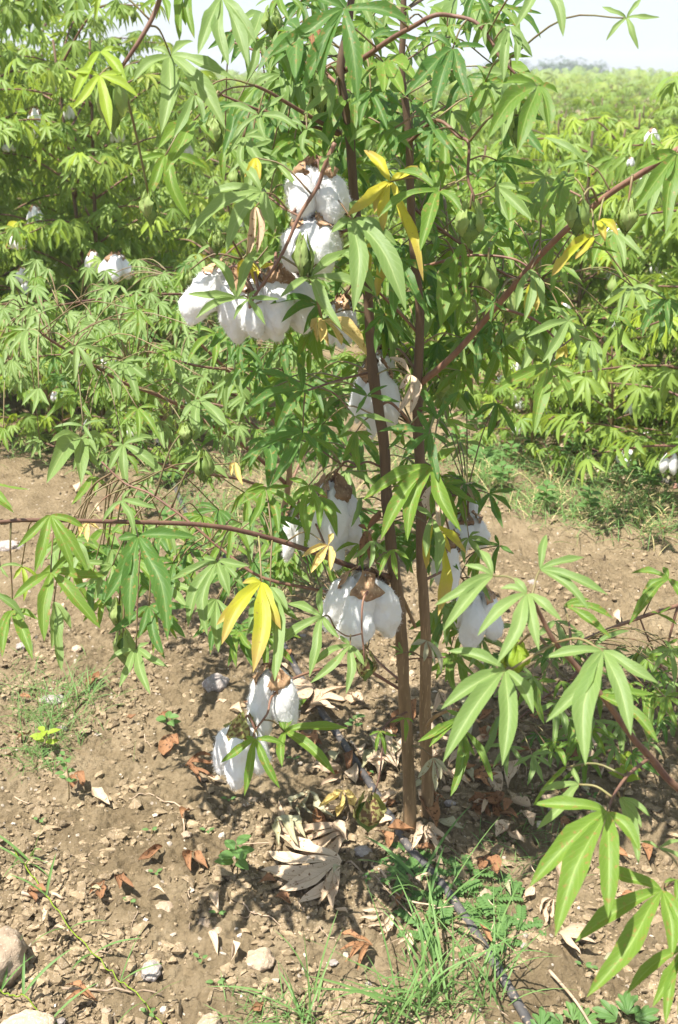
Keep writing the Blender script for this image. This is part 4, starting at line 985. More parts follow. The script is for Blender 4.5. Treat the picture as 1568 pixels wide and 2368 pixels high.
def _shell():
    mb = MB(); shell_geo(mb, .036, .020, .017, 0, 0, teeth=5, top=.002, seed=3, rows=6, colsn=7); return mb
SHM = _shell().mesh('bract', M['bract'])
_mb = MB(); shell_geo(_mb, .022, .018, .018, .008, 0, teeth=3, top=.004, crump=.001, seed=4, rows=6, colsn=7); HUM = _mb.mesh('husk', M['husk'])
def frame(d, n):
    d = unit(d); n = unit(n-d*np.dot(n, d)); s = np.cross(n, d); return np.stack([d, s, n], 1)
def plant_plan(r, h, R, nb, per, lsize):
    """returns stems, branches, leaf frames, boll spots"""
    stems = []; brs = []; leaves = []; bolls = []
    for s in range(r.choice([1, 2, 2])):
        a = r.uniform(0, 6.28); lean = r.uniform(.03, .15)
        P = spline([[0, 0, -.03], [math.cos(a)*lean*.4, math.sin(a)*lean*.4, h*.4], [math.cos(a)*lean, math.sin(a)*lean, h*.92]], 16); stems.append(P)
    for b in range(nb):
        P = r.choice(stems); f = (b+r.random())/nb; i = int((.10+.86*f)*15); p0 = P[i]
        a = b*2.4+r.uniform(-.4, .4); L = R*(1.0-.45*f)*r.uniform(.75, 1.15); up = r.uniform(.15, .55)*(.5+.8*f)
        d = np.array([math.cos(a), math.sin(a), 0])
        B = spline([p0, p0+d*L*.5+np.array([0, 0, up*L*.6]), p0+d*L+np.array([0, 0, up*L*.7-.05*L])], 12)
        B[:, 2] = np.maximum(B[:, 2], .06); brs.append(B)
        for k in range(per):
            t = .15+.85*(k+r.random())/per; q = B[min(11, int(t*11))]
            aa = a+r.choice([-1, 1])*r.uniform(.1, 1.5); off = np.array([math.cos(aa), math.sin(aa), r.uniform(-.1, .5)])*r.uniform(.03, .09)
            H = q+off
            if H[2] < .08: continue
            dd = np.array([math.cos(aa), math.sin(aa), -r.uniform(.3, 1.3)]); nn = np.array([math.cos(aa)*.6, math.sin(aa)*.6, .8])+np.array([r.gauss(0, .3) for _ in range(3)])
            leaves.append((H, frame(dd, nn), lsize*r.uniform(.6, 1.15), q))
        if r.random() < .5: bolls.append(B[r.randint(4, 11)]-np.array([0, 0, .02]))
    r.shuffle(leaves)
    return stems, brs, leaves, bolls
def leaves_mesh(leaves, mat, r, name='foliage', low=False):
    mb = MB()
    for H, Fm, s, q in leaves:
        v, qd, u = LVAR[r.randrange(len(LVAR))]
        mb.add((v*s)@Fm.T+H, qd, None, u, r.random())
        if not low:
            V, Qd, Tt, U = tube(np.array([q, (q+H)/2+[0, 0, .01], H]), [.0016, .0012], 3, cap=False); mb.add(V, Qd, None, U, r.random())
    return mb.mesh(name, mat)
def mat4(Fm, s, H):
    m = Matrix.Identity(4)
    for i in range(3):
        for j in range(3): m[i][j] = Fm[i, j]*s
        m[i][3] = H[i]
    return m
class Tmpl:
    """a plant template: all parts listed as (name, mesh, matrix, children)"""
    def __init__(s, seed, h, R, nb, per, lsize, nparts=110, kindw=(.70, .18, .02, .10)):
        r = random.Random(seed); st, br, lv, bo = plant_plan(r, h, R, nb, per, lsize)
        s.parts = []
        for P in st:
            V, Qd, Tt, U = tube(P, [.013, .005], 7, wob=.04); s.parts.append(('stem', mesh('stem', V, [Qd, Tt], U, mat=M['bark']), Matrix.Identity(4), []))
        for P in br:
            V, Qd, Tt, U = tube(P, [.0055, .002], 5); s.parts.append(('branch', mesh('branch', V, [Qd, Tt], U, mat=M['twig']), Matrix.Identity(4), []))
        lv.sort(key=lambda l: l[0][1]+.3*r.random())       # the near side of the plant first
        near = lv[:nparts]; rest = lv[nparts:]
        for H, Fm, sz, q in near:
            w = r.random(); pool = LMESH if w < kindw[0] else (LMESHY if w < kindw[0]+kindw[1] else (LMESHO if w < sum(kindw[:3]) else LMESHD))
            s.parts.append(('leaf', r.choice(pool), mat4(Fm, sz, H), []))
        if rest: s.parts.append(('foliage', leaves_mesh(rest, M['field'], r), Matrix.Identity(4), []))
        for p in bo:
            if r.random() < .3:
                s.parts.append(('cotton_boll', _lo, Matrix.Translation(p), [('husk', HUM, Matrix.Rotation(a, 4, 'Z')) for a in (0, 2.1, 4.2)]))
            else:
                s.parts.append(('green_boll', _cap, Matrix.Translation(p), [('bract', SHM, Matrix.Rotation(a, 4, 'Z')) for a in (0, 2.1, 4.2)]))
    def place(s, name, x, y, rz, sc, label, group):
        root = empty(name, (x, y, float(gz(x, y))-.01), rz); root.scale = (sc, sc, sc); tag(root, label, 'plant', group)
        for nm, me, mx, ch in s.parts:
            o = bpy.data.objects.new(nm, me); COL.objects.link(o); o.parent = root; o.matrix_local = mx
            if nm == 'foliage': o['kind'] = 'stuff'
            for cn, cm, cx in ch:
                c = bpy.data.objects.new(cn, cm); COL.objects.link(c); c.parent = o; c.matrix_local = cx
        return root
T_big = [Tmpl(101, 1.72, .82, 54, 19, .088, 230), Tmpl(102, 1.64, .78, 50, 19, .088, 230)]
T_mid = [Tmpl(201, 1.22, .62, 26, 11, .10, 130), Tmpl(202, 1.12, .60, 24, 11, .10, 130), Tmpl(203, 1.28, .58, 26, 10, .10, 130)]
T_low = [Tmpl(301, .78, .48, 18, 10, .092, 110), Tmpl(302, .70, .46, 16, 10, .09, 110)]
def P_(i, k): return 
rq = random.Random(3)
big = [(-1.52, 4.75, 0, 'tall dense cotton bush filling the upper left corner beside the soil edge'),
       (-1.05, 5.35, 1, 'tall cotton bush behind, between the left corner bush and the main plant'),
       (-2.2, 5.6, 1, 'tall cotton bush at the left edge, behind the corner bush'),
       (-1.55, 6.6, 0, 'cotton bush in the second rank on the left, tips against the sky'),
       (-.98, 4.45, 0, 'dense cotton bush left of centre with open bolls at mid height'),]
rootlist = []
for x, y, k, lab in big:
    sc = {0: 1.0, 1: 1.0}[k]*{4.75: 1.12, 5.35: 1.0, 5.6: 1.15, 6.6: 1.05, 4.45: .92}[y]
    rootlist.append(T_big[k].place('cotton_plant', x, y, rq.uniform(-.5, .5), sc, lab, 'tall cotton bushes on the left'))
mid = [(.42, 5.6, 2, .80, 'small cotton plant seen between the two brown stems'), (.95, 5.0, 0, .80, 'bushy cotton plant right of the main stems, above leaf litter'),
       (1.45, 4.55, 1, .88, 'leafy cotton plant at right above the grassy strip'), (2.05, 4.35, 0, .95, 'leafy cotton plant cut by the right edge'),
       (1.30, 5.7, 2, .92, 'cotton plant in the second rank right of the main plant'), (1.95, 5.4, 1, .98, 'cotton plant in the second rank near the right edge'),
       (2.55, 5.1, 2, 1.05, 'cotton plant at the far right edge of the second rank'), (.0, 6.3, 0, .90, 'cotton plant behind the main stems, centre'),
       (-.55, 6.1, 1, .98, 'cotton plant behind the left cluster of white bolls'), (.7, 6.7, 1, .95, 'cotton plant in the third rank behind the right stem'),
       (1.7, 6.6, 0, 1.0, 'cotton plant in the third rank at right'), (2.4, 6.4, 2, 1.05, 'cotton plant in the third rank by the right edge'),
       (1.24, 3.35, 2, 1.16, 'taller cotton plant at the right edge with leaves against the sky'), (1.02, 4.75, 0, 1.02, 'leafy cotton plant behind the long diagonal branch'),
       (1.50, 4.3, 0, 1.22, 'tall leafy cotton plant at right whose top nears the skyline'), (1.62, 4.2, 1, 1.15, 'tall cotton plant near the right edge between first and second rank'), (.62, 5.5, 1, 1.0, 'cotton plant filling the view right behind the second stem')]
for x, y, k, sc, lab in mid:
    rootlist.append(T_mid[k].place('cotton_plant', x, y, rq.uniform(-.5, .5), sc, lab, 'cotton plants of the next rows'))
low = [(.74, 4.02, 1, .62, 'small cotton plant nearest behind the second stem, at the litter edge'), (1.02, 3.95, 0, .66, 'small cotton plant at the near edge of the right rows'), (1.36, 3.72, 1, .78, 'small cotton plant under the tall one at the right edge'), (-.20, 4.1, 0, .62, 'small cotton plant on bare soil behind the long left branch'), (-.62, 3.95, 1, .72, 'small cotton plant in front of the dense left bushes'),
       (.64, 4.35, 0, .60, 'lowest cotton plant just right of the second stem, over leaf litter'), (.88, 4.6, 1, .74, 'low bright cotton plant right of the second stem under the long branch'), (1.22, 4.3, 1, .70, 'low cotton plant with splitting green bolls in front of the second rank'),
       (1.05, 4.3, 0, .62, 'low cotton plant with yellow-green leaves on the edge of the bare soil'), (1.38, 3.95, 1, .62, 'low cotton plant with pale bolls beside the dry litter'),
       (-.45, 4.9, 0, .95, 'low cotton plant in the gap below the left cluster of white bolls'), (.25, 5.0, 1, .75, 'low cotton plant seen just behind the two stems'),
       (1.85, 3.8, 0, .75, 'low cotton plant at the right edge over the drip line'), (-1.55, 4.05, 1, .75, 'low cotton plant at the left edge under the tall bushes'),
       (-1.05, 4.0, 0, .70, 'low cotton plant spreading over soil at left')]
for x, y, k, sc, lab in low:
    rootlist.append(T_low[k].place('cotton_plant', x, y, rq.uniform(-.5, .5), sc, lab, 'low cotton plants at the row edge'))
# bolls the photograph shows on these plants
def nearest_root(p):
    return min(rootlist, key=lambda r: (r.location.x-p[0])**2+(r.location.y-p[1])**2)
for (x, y, w, h, Yd) in [(80,255,32,60,4.3),(158,245,18,30,4.4),(80,480,30,48,4.2),(266,592,60,58,4.0),(214,585,30,48,4.05),(50,622,24,34,4.2),(62,650,22,30,4.3),
    (1492,405,22,42,4.0),(1510,300,26,34,4.1),(1460,365,14,20,4.2),(1425,520,34,30,3.9),(1305,700,24,26,4.6),(1050,1020,1,1,4),(20,330,24,20,4.4),(1452,1040,38,36,3.8),(1415,740,16,18,4.2)]:
    if w < 5: continue
    P = at(x, y, Yd); rt = nearest_root(P); sc = np.linalg.norm(P-CAMP)/F_
    o = link('cotton_boll', _lo); o.parent = rt; rt_m = Matrix.LocRotScale(rt.location, rt.rotation_euler, rt.scale).inverted()
    k = h*sc/.062
    o.matrix_local = rt_m @ (Matrix.Translation(P) @ Matrix.Diagonal((w*sc/.042*.9, w*sc/.042*.9, k, 1)))
    for a in (0, 2.1, 4.2):
        c = link('husk', HUM); c.parent = o; c.matrix_local = Matrix.Rotation(a, 4, 'Z')
# freshly split bolls: green cup with a white tuft standing up
def split_boll(x, y, Yd, s):
    P = at(x, y, Yd); rt = nearest_root(P); sc = np.linalg.norm(P-CAMP)/F_*s
    inv = Matrix.LocRotScale(rt.location, rt.rotation_euler, rt.scale).inverted()
    o = link('green_boll', _cap); o.parent = rt
    o.matrix_local = inv @ (Matrix.Translation(P) @ Matrix.Scale(sc/.036, 4))
    for a in (0, 2.1, 4.2):
        c = link('bract', SHM); c.parent = o; c.matrix_local = Matrix.Rotation(a, 4, 'Z')
    c = link('lint_tuft', _lo); c.parent = o; c.matrix_local = Matrix.Translation((0, 0, -.008)) @ Matrix.Rotation(math.pi, 4, 'X') @ Matrix.Diagonal((.36, .36, .52, 1))
split_boll(1130, 858, 4.6, 30); split_boll(1441, 922, 4.1, 36)
for x, y, Yd, s in [(1468,1008,3.9,36),(1160,955,4.5,30),(1330,920,4.2,32),(1300,810,4.3,40),(1522,745,4.0,44),(36,680,4.2,36),(1240,770,4.4,34),(1546,1125,3.7,34),(1420,650,3.9,36)]:
    P = at(x, y, Yd); rt = nearest_root(P); sc = np.linalg.norm(P-CAMP)/F_*s
    inv = Matrix.LocRotScale(rt.location, rt.rotation_euler, rt.scale).inverted()
    o = link('green_boll', _cap); o.parent = rt; o.matrix_local = inv @ (Matrix.Translation(P) @ Matrix.Scale(sc/.036, 4))
    for a in (0, 2.1, 4.2):
        c = link('bract', SHM); c.parent = o; c.matrix_local = Matrix.Rotation(a, 4, 'Z')

# far rows
def far_tmpl(seed, h, R, nb, per, ls):
    r = random.Random(seed); st, br, lv, bo = plant_plan(r, h, R, nb, per, ls)
    fm = leaves_mesh(lv, M['field'], r, low=True)
    mb = MB()
    for P in st: V, Qd, Tt, U = tube(P, [.013, .005], 5); mb.add(V, Qd, Tt, U)
    for P in br: V, Qd, Tt, U = tube(P, [.0055, .002], 4); mb.add(V, Qd, Tt, U)
    return fm, mb.mesh('stem', M['bark'])
FT = [far_tmpl(401+i, 1.15+.07*i, .72, 26, 11, .12) for i in range(3)]
cnt = 0
ORD = ['nearest', 'second', 'third', 'fourth', 'fifth', 'sixth', 'seventh', 'eighth', 'ninth', 'farthest']
for row, yy in enumerate([7.7, 8.8, 10, 11.4, 13, 15, 17.5, 20.5, 24, 28.5]):
    step = .95+.05*row; xm = yy*.36+1.2
    x = -xm+rq.uniform(0, .5)
    while x < xm:
        px = x+rq.uniform(-.2, .2); py = yy+rq.uniform(-.3, .3); sc = rq.uniform(.80, 1.0)
        if px < -.6 and yy < 11: sc *= 1.15
        fm, sm = rq.choice(FT)
        rt = empty('cotton_plant', (px, py, float(gz(px, py))), rq.uniform(0, 6.28)); rt.scale = (sc*1.1, sc*1.1, sc)
        tag(rt, 'cotton plant in the %s of the far field rows, %s part of it' % (ORD[row], 'leftmost' if px < -xm*.5 else 'left' if px < -.15*xm else 'middle' if px < .15*xm else 'right' if px < xm*.5 else 'rightmost'), 'plant', 'cotton plants of the far rows')
        o = link('foliage', fm, None, rt); o['kind'] = 'stuff'; link('stem', sm, None, rt)
        x += step; cnt += 1
# far crop that reads as one mass
rf = random.Random(9)
mb = MB()
nfar = 5200
for k in range(nfar):
    yy = 31+70*rf.random()**1.3; xx = rf.uniform(-1, 1)*(yy*.40+3); z = rf.uniform(.3, 1.15)+.12*math.sin(xx*1.3+yy)+max(0, yy-45)*.0045
    v, qd, u = LVAR[rf.randrange(len(LVAR))]
    a = rf.uniform(0, 6.28); Fm = frame(np.array([math.cos(a), math.sin(a), -.5]), np.array([rf.gauss(0, .4), -.5, .8]))
    mb.add((v*rf.uniform(.25, .5)*(yy/45)**.5)@Fm.T+np.array([xx, yy, z]), qd, None, u, rf.random())
tag(link('far_crop', mb.mesh('far_crop', M['field'])), 'mass of green cotton crop running to the horizon', None, None, 'stuff')
M['treeleaf'] = leaf_mat('leaf_tree', (.050,.105,.045), (.085,.15,.06), (.08,.13,.06), (.10,.20,.04), (.1,.15,.06), transl=.2, bumps=.05)
# trees on the horizon
tcr = []
for i in range(2):
    mb = MB(); r = random.Random(60+i)
    cl = [(r.gauss(0, 1.5), r.gauss(0, 1.5), r.uniform(1.4, 4.0), r.uniform(.6, 1.2)) for _ in range(15)]
    for k in range(1500):
        c = r.choice(cl); d = unit([r.gauss(0, 1) for _ in range(3)]); rr = c[3]*r.uniform(.6, 1.08)
        H = np.array(c[:3])+d*rr*np.array([1.15, 1.15, .8]); v, qd, u = LVAR[r.randrange(len(LVAR))]
        mb.add((v*r.uniform(.18, .34))@frame(d+np.array([0, 0, -.4]), d*.5+np.array([0, 0, .7])).T+H, qd, None, u, r.random())
    tm = MB(); V, Qd, Tt, U = tube(spline([[0, 0, -.2], [.1, 0, .9], [.0, .1, 2.2]], 8), [.16, .07], 7); tm.add(V, Qd, Tt, U)
    for c in cl[:6]: V, Qd, Tt, U = tube(spline([[.08, 0, 1.0], np.array(c[:3])*[.5, .5, .6]+[0, 0, .4], list(c[:3])], 7), [.07, .02], 5); tm.add(V, Qd, Tt, U)
    tcr.append((mb.mesh('crown', M['treeleaf']), tm.mesh('trunk', M['bark'])))
for i, (px, Yd, s, lab) in enumerate([(1282, 112, .62, 'rounded dark tree on the horizon, leftmost of the group in the sky gap'), (1330, 118, .56, 'small round tree in the middle of the horizon group'),
        (1368, 114, .58, 'broad tree on the horizon, right of the group in the sky gap'), (1190, 120, .66, 'hazy tree on the horizon just right of the hanging leaves'),
        (1142, 125, .60, 'low hazy tree partly hidden by the hanging leaves'), (1455, 122, .45, 'small hazy bush on the horizon at right'), (1030, 125, .7, 'hazy tree behind the right stem on the horizon')]):
    x = (px-W_/2)/F_*(Yd/1.0)/ (ray(px, 165)[1]); c, t = tcr[i % 2]
    rt = empty('tree', (x, Yd, 0), i*1.3); rt.scale = (s, s, s*.82); tag(rt, lab, 'tree', 'trees on the horizon')
    link('crown', c, None, rt); link('trunk', t, None, rt)
# ------------------------------------------------------------------ drip hoses
def hose(pts, r, label, lift=.0):
    G = [gnd(*q) for q in pts]; P = spline(G, 90); P[:, 2] = gz(P[:, 0], P[:, 1])*.9+r*.75+lift+.003*np.sin(np.arange(90)*.31)
    k = np.ones(9)/9; zz = np.convolve(np.pad(P[:, 2], 4, 'edge'), k, 'valid'); P[:, 2] = zz
    V, Qd, Tt, U = tube(P, [r], 12, wob=.01); return tag(link('drip_hose', mesh('drip_hose', V, [Qd, Tt], U, mat=M['hose'])), label, 'hose')
hose([(360,1010),(400,1110),(440,1195),(540,1300),(620,1420),(690,1560),(735,1640),(790,1715),(850,1815),(895,1895),(945,1975),(1010,2040),(1080,2125),(1150,2230),(1210,2330),(1260,2420)], .0080,
     'black plastic drip hose running diagonally over soil past the stem base')
hose([(1220,980),(1290,1000),(1360,1035),(1440,1080),(1560,1120),(1700,1170)], .009, 'second black hose half hidden under leafy plants on the right')

# ------------------------------------------------------------------ dead leaves on the ground
def litter(px, py, L, ang, n, kind, label=None, group=None, flat=.25, spread=32, seed=None, hubz=.012, curl=1.7, crump=.010):
    r = random.Random(seed if seed is not None else int(px*7+py)); G = gnd(px, py); G[2] = float(gz(G[0], G[1]))+hubz
    sc = np.linalg.norm(G-CAMP)/F_; tips = []
    if L <= 62: n = 1+(n > 3)
    for k in range(n):
        a = math.radians(ang+(k-(n-1)/2)*spread*(1+.15*r.gauss(0, 1))); l = L*(1-.1*abs(k-(n-1)/2))*(1+.12*r.gauss(0, 1))
        # picture direction laid on the ground
        q = gnd(px+math.cos(a)*l, py+math.sin(a)*l); v = q-gnd(px, py); v = v/np.linalg.norm(v)*min(np.linalg.norm(v), l*sc*1.35)
        v[2] = (r.uniform(-.1, .3) if L < 160 else r.uniform(-.04, .12))*l*sc; tips.append(v)
    mb = MB(); leaf_geo(mb, tips, np.array([r.gauss(0, .2), r.gauss(0, .2)-.1, 1]), wr=r.uniform(.10, .14) if L > 62 else r.uniform(.24, .34), fold=0, arch=r.uniform(.02, .16) if L < 160 else .03, curl=curl*r.uniform(.7, 1.1)*(1 if L < 100 else .65), rnd=r, ripple=.09, bendk=(.28 if py < 1970 else .20) if L > 160 else r.uniform(-.15, .15), hook=r.uniform(-.25, .25))
    V = crumple(np.concatenate(mb.V), crump, 16, r.random()*90); V = crumple(V, crump*.35, 55, r.random()*90)
    zmin = (V[:, 2]+G[2]-gz(V[:, 0]+G[0], V[:, 1]+G[1]))
    V[:, 2] += np.maximum(0, .002-zmin)
    mb.V = [V]
    o = link('fallen_leaf', mb.mesh('fallen_leaf', M[kind]), None, None, G)
    return tag(o, label or 'small curled %s dead leaf %s' % (COLW[kind], where(px, py)), 'dead leaf', group or (None if label else 'small dead leaves on the soil'))
def where(px, py):
    v = 'far back' if py < 1180 else 'in middle distance' if py < 1500 else 'level with low bolls' if py < 1800 else 'level with stem bases' if py < 2050 else 'near bottom edge'
    h = 'at far left' if px < 250 else 'left of centre' if px < 620 else 'left of stems' if px < 930 else 'right of stems' if px < 1180 else 'at right' if px < 1400 else 'by right edge'
    return v+' '+h
COLW = {'dryb': 'brown', 'dry': 'tan', 'dryg': 'greyish', 'dryy': 'yellow'}
LT = [(800,1935,165,182,4,'dry','large pale tan dead leaf, upper of the two in the pile left of the stems'),
(785,2010,165,176,5,'dry','large pale tan dead leaf with long stalk, lower of the pile left of the stems'),
(765,2030,80,100,2,'dry','narrow pointed dead leaf tips hanging below the pale pile'),
(640,1905,95,60,3,'dryg','greenish grey shrivelled leaf at the left end of the pale pile'),
(715,1840,90,90,4,'dryg','grey green dried leaf curled like a ring above the pile'),
(795,1850,95,100,3,'dryy','yellow and cream curled leaf left of the spotted green boll'),
(850,1745,62,80,4,'dryg','cream curled dry leaf beside the hose left of the stems'),
(800,1790,90,170,3,'dry','pinkish dead leaf draped over the black hose'),
(925,1800,90,230,4,'dry','large buff dead leaf leaning near the left side of the stem base'),
(890,1850,80,130,3,'dry','buff dead leaf folded between hose and stem base'),
(985,1935,80,70,5,'dry','pale crumpled dead leaf right under the stem bases'),
(1005,1780,70,60,4,'dry','pinkish curled dead leaf close behind the right stem'),
(1000,1840,65,80,4,'dryb','brown curled dead leaf touching the right stem base'),
(1140,1840,85,100,5,'dryb','brown lobed dead leaf in the shade right of the stems'),
(1085,1800,80,10,3,'dryb','grey brown dead leaf with a hole lying in shade'),
(1125,1990,60,90,5,'dryb','orange brown crumpled leaf above the green ground weeds'),
(900,2110,75,150,4,'dry','cream curled dead leaf left of the grass tuft, lit by sun'),
(950,2150,70,110,2,'dry','long cream strip of dead leaf left of the grass tuft'),
(860,2190,80,160,4,'dryb','dull brown dead leaf half buried left of the grass tuft'),
(1110,2145,48,60,3,'dryb','square orange brown leaf scrap in the ground weeds'),
(1285,2070,70,110,3,'dry','tan curled leaf below the big green leaf at right'),
(1300,2180,80,20,3,'dry','tan long dead leaf right of the hose near the bottom'),
(735,1600,100,150,4,'dry','buff dead leaf row lying at the top of the hose'),
(720,1640,90,10,3,'dry','buff strip of dead leaf right of the hanging white boll'),
(365,1665,42,40,4,'dryb','orange brown rolled leaf on open soil, left of the low bolls'),
(380,1715,46,60,5,'dryb','orange brown cupped leaf below the rolled one'),
(440,1800,80,20,4,'dryb','long brown shrivelled leaf on open soil left of centre'),
(170,1810,44,70,4,'dryb','orange leaf scrap at the foot of the left grass'),
(600,2062,46,0,3,'dryb','orange brown rolled scrap left of the pale pile tip'),
(625,2085,40,20,3,'dryb','orange scrap just below the pale pile'),
(70,2065,48,50,4,'dryb','orange cupped leaf by the grass runner at lower left'),
(285,2045,46,80,4,'dryb','brown curled leaf in the shaded patch at lower left'),
(445,1985,56,60,4,'dryb','dark brown folded leaf in the shaded patch left of the seedling'),
(375,1980,60,150,3,'dryb','brown crumpled leaf left of the dark folded one'),
(225,2325,70,180,2,'dryb','smooth brown rolled leaf at the bottom left'),
(235,2060,40,120,4,'dryb','dull brown curled leaf lying above the smooth round stone'),
(205,1575,44,60,4,'dryb','orange leaf scrap under the left hanging leaves'),
(110,2180,60,0,3,'dry','pale brown leaf scrap right of the big stone'),
(560,1640,40,30,3,'dryb','brown scrap just left of the hanging white boll'),
(1075,1740,80,170,4,'dry','curled pale dead leaf just right of the right stem'),
(1300,1735,60,20,4,'dryb','brown dead leaf in the deep shade at right'),
(1380,1770,50,60,4,'dry','cream curled dead leaf in the deep shade at right'),
(1200,1900,60,200,3,'dryb','brown dead leaf on shaded soil right of the weeds'),
(1190,1700,60,170,3,'dryb','pinkish brown leaf behind the big out of focus leaf'),
(1330,1030,60,170,4,'dry','tan leaf heap under the right row plants')]
for i, (px, py, L, a, n, kind, lab) in enumerate(LT): litter(px, py, L, a, n, kind, lab, spread=17 if i < 2 else (26 if L > 62 else 50), crump=.013 if L < 160 else .008)
rl = random.Random(77)
for k in range(185):
    if k < 40: px, py = rl.uniform(990, 1400), rl.uniform(1640, 2000)
    elif k < 64: px, py = rl.uniform(680, 1060), rl.uniform(1560, 1960)
    elif k > 160: px, py = rl.uniform(860, 1180), rl.uniform(1640, 1960)
    elif k < 66: px, py = rl.uniform(1000, 1560), rl.uniform(1000, 1500)
    elif k < 84: px, py = rl.uniform(0, 700), rl.uniform(1080, 1900)
    elif k < 105: px, py = rl.uniform(0, 1560), rl.uniform(1900, 2360)
    else: px, py = rl.uniform(960, 1560), rl.uniform(960, 1120)
    litter(px, py, rl.uniform(26, 48)*(1 if py > 1500 else .7)*(1.3 if (k < 64 or k > 160) else 1), rl.uniform(0, 360), rl.choice([1, 2, 2, 3]), rl.choice(['dryb', 'dryb', 'dry', 'dry', 'dryg']), seed=k, crump=.011, spread=60)

# ------------------------------------------------------------------ stones
def stone(px, py, w, h, mat, label, seed, lift=.25, flat=.7):
    G = gnd(px, py+h*.3); sc = np.linalg.norm(G-CAMP)/F_; V, T = ico(4); off = Vector((seed*3.3, seed, seed*2.2))
    d = np.array([mnoise.fractal(Vector(v)*1.6+off, .9, 2.1, 4) for v in V]); d3 = np.array([mnoise.fractal(Vector(v)*9+off, .8, 2.1, 3) for v in V])
    V = V*(1+.22*d+.035*d3)[:, None]*np.array([w*sc*.5, h*sc*.60, h*sc*.5*flat])
    G[2] = float(gz(G[0], G[1]))+h*sc*.5*flat*lift
    return tag(link('stone', mesh('stone', V, T, mat=M[mat]), None, None, G), label, 'stone')
stone(8, 2205, 96, 110, 'stone', 'largest tan stone, cut by the left edge near the bottom', 1, .45, .9)
stone(600, 2212, 60, 50, 'stone', 'rounded tan stone on open soil at lower centre', 2, .35)
stone(350, 2240, 42, 44, 'stoneg', 'smooth pale grey round stone at lower left', 3, .5)
stone(500, 1585, 58, 50, 'stoneg', 'porous grey stone on bare soil left of the hanging boll', 4, .35)
stone(120, 1610, 56, 30, 'stoneg', 'pale grey lump of stone under the left leaves', 5)
stone(20, 1250, 60, 36, 'stoneg', 'pale stone below the long left branch', 6)
stone(470, 2130, 30, 30, 'stone', 'small tan clod stone above the round ones', 7)
stone(1120, 2050, 40, 30, 'stone', 'tan stone by the ground weeds', 8)
stone(485, 2355, 50, 46, 'stone', 'pale clod stone at the bottom edge', 9)
stone(70, 2360, 120, 60, 'stone', 'wide pale clod half cut by the bottom left corner', 10)
stone(840, 1590+380, 40, 30, 'stoneg', 'small grey stone beside the hose near the stem base', 11)
stone(1340, 2140, 60, 40, 'stone', 'pale tan stone between the big leaves at lower right', 12)
stone(380, 2090, 44, 36, 'stone', 'flat tan clod in the shaded lower left patch', 13)
for k in range(34):
    px, py = rl.uniform(0, 1500), rl.uniform(1350, 2360)
    o = stone(px, py, rl.uniform(14, 26), rl.uniform(12, 20), rl.choice(['stone', 'stoneg', 'stone']), 'small stone fragment '+where(px, py), 20+k, .3)
    o['group'] = 'small stone fragments'
# dead twigs
def twig_(pts, r, label, group=None):
    G = np.array([gnd(*q) for q in pts]); P = spline(G, 14); P[:, 2] = np.maximum(gz(P[:, 0], P[:, 1]), 0)+r+.002
    V, Qd, Tt, U = tube(P-P[0], [r, r*.6], 6, wob=.08); return tag(link('dead_twig', mesh('dead_twig', V, [Qd, Tt], U, mat=M['straw']), None, None, P[0]), label, 'twig', group)
twig_([(52,2072),(100,2080),(148,2090)], .0042, 'short thick straw stub at the lower left')
twig_([(145,2290),(240,2295),(375,2305)], .0022, 'straight pinkish twig near the bottom left')
twig_([(800,2000),(880,2050),(960,2130)], .0018, 'thin stalk running from the pale dead leaf')
twig_([(1270,2250),(1330,2320),(1380,2400)], .0030, 'dead stem at the bottom right of the hose')
twig_([(860,2010),(930,2080),(1010,2100)], .0024, 'brown twig below the spotted boll')
twig_([(560,2100),(600,2128),(660,2150)], .0015, 'thin pale twig above the round stone')
twig_([(270,1640),(285,1560),(300,1500)], .0018, 'thin twig below the left leaf cluster')
twig_([(430,1880),(350,1850),(300,1860)], .0016, 'long thin straw in the left soil')
for k in range(46):
    px, py = rl.uniform(0, 1500), rl.uniform(1500, 2360); a = rl.uniform(0, 6.28); L = rl.uniform(20, 70)
    twig_([(px, py), (px+L*.5*math.cos(a)+rl.gauss(0, 4), py+L*.3*math.sin(a)), (px+L*math.cos(a), py+L*.6*math.sin(a))], rl.uniform(.0007, .0016), 'thin dead twig lying '+where(px, py), 'thin dead twigs')

# ------------------------------------------------------------------ grass and weeds
def blade(mb, p0, az, L, w, lean, r, droop=.6):
    n = 8; t = np.linspace(0, 1, n); d = np.array([math.cos(az), math.sin(az), 0])
    out = lean*1.15*L*t+droop*L*t**2*.5; zz = L*t*(1-.35*lean)-droop*L*t**2.3*.55
    P = p0+d*out[:, None]+np.array([0, 0, 1.])*zz[:, None]
    T = np.gradient(P, axis=0); T /= np.linalg.norm(T, axis=1)[:, None]
    s0 = unit(np.cross(d, [0, 0, 1])+np.array([r.gauss(0, .2), r.gauss(0, .2), r.gauss(0, .5)])); s = np.array([unit(np.cross(np.cross(q, s0), q)) for q in T])
    nn = np.cross(s, T); ww = w*np.interp(t, [0, .15, .5, .85, 1], [.6, .9, 1, .5, 0])[:, None]
    V = np.stack([P-s*ww+nn*ww*.35, P, P+s*ww+nn*ww*.35], 1).reshape(-1, 3)
    i = np.arange(n-1)[:, None]*3; j = np.arange(2)[None]
    mb.add(V, np.stack([i+j, i+j+1, i+j+4, i+j+3], -1).reshape(-1, 4), None, np.stack([np.tile([0, .5, 1], n), np.repeat(t, 3)], 1), r.random())
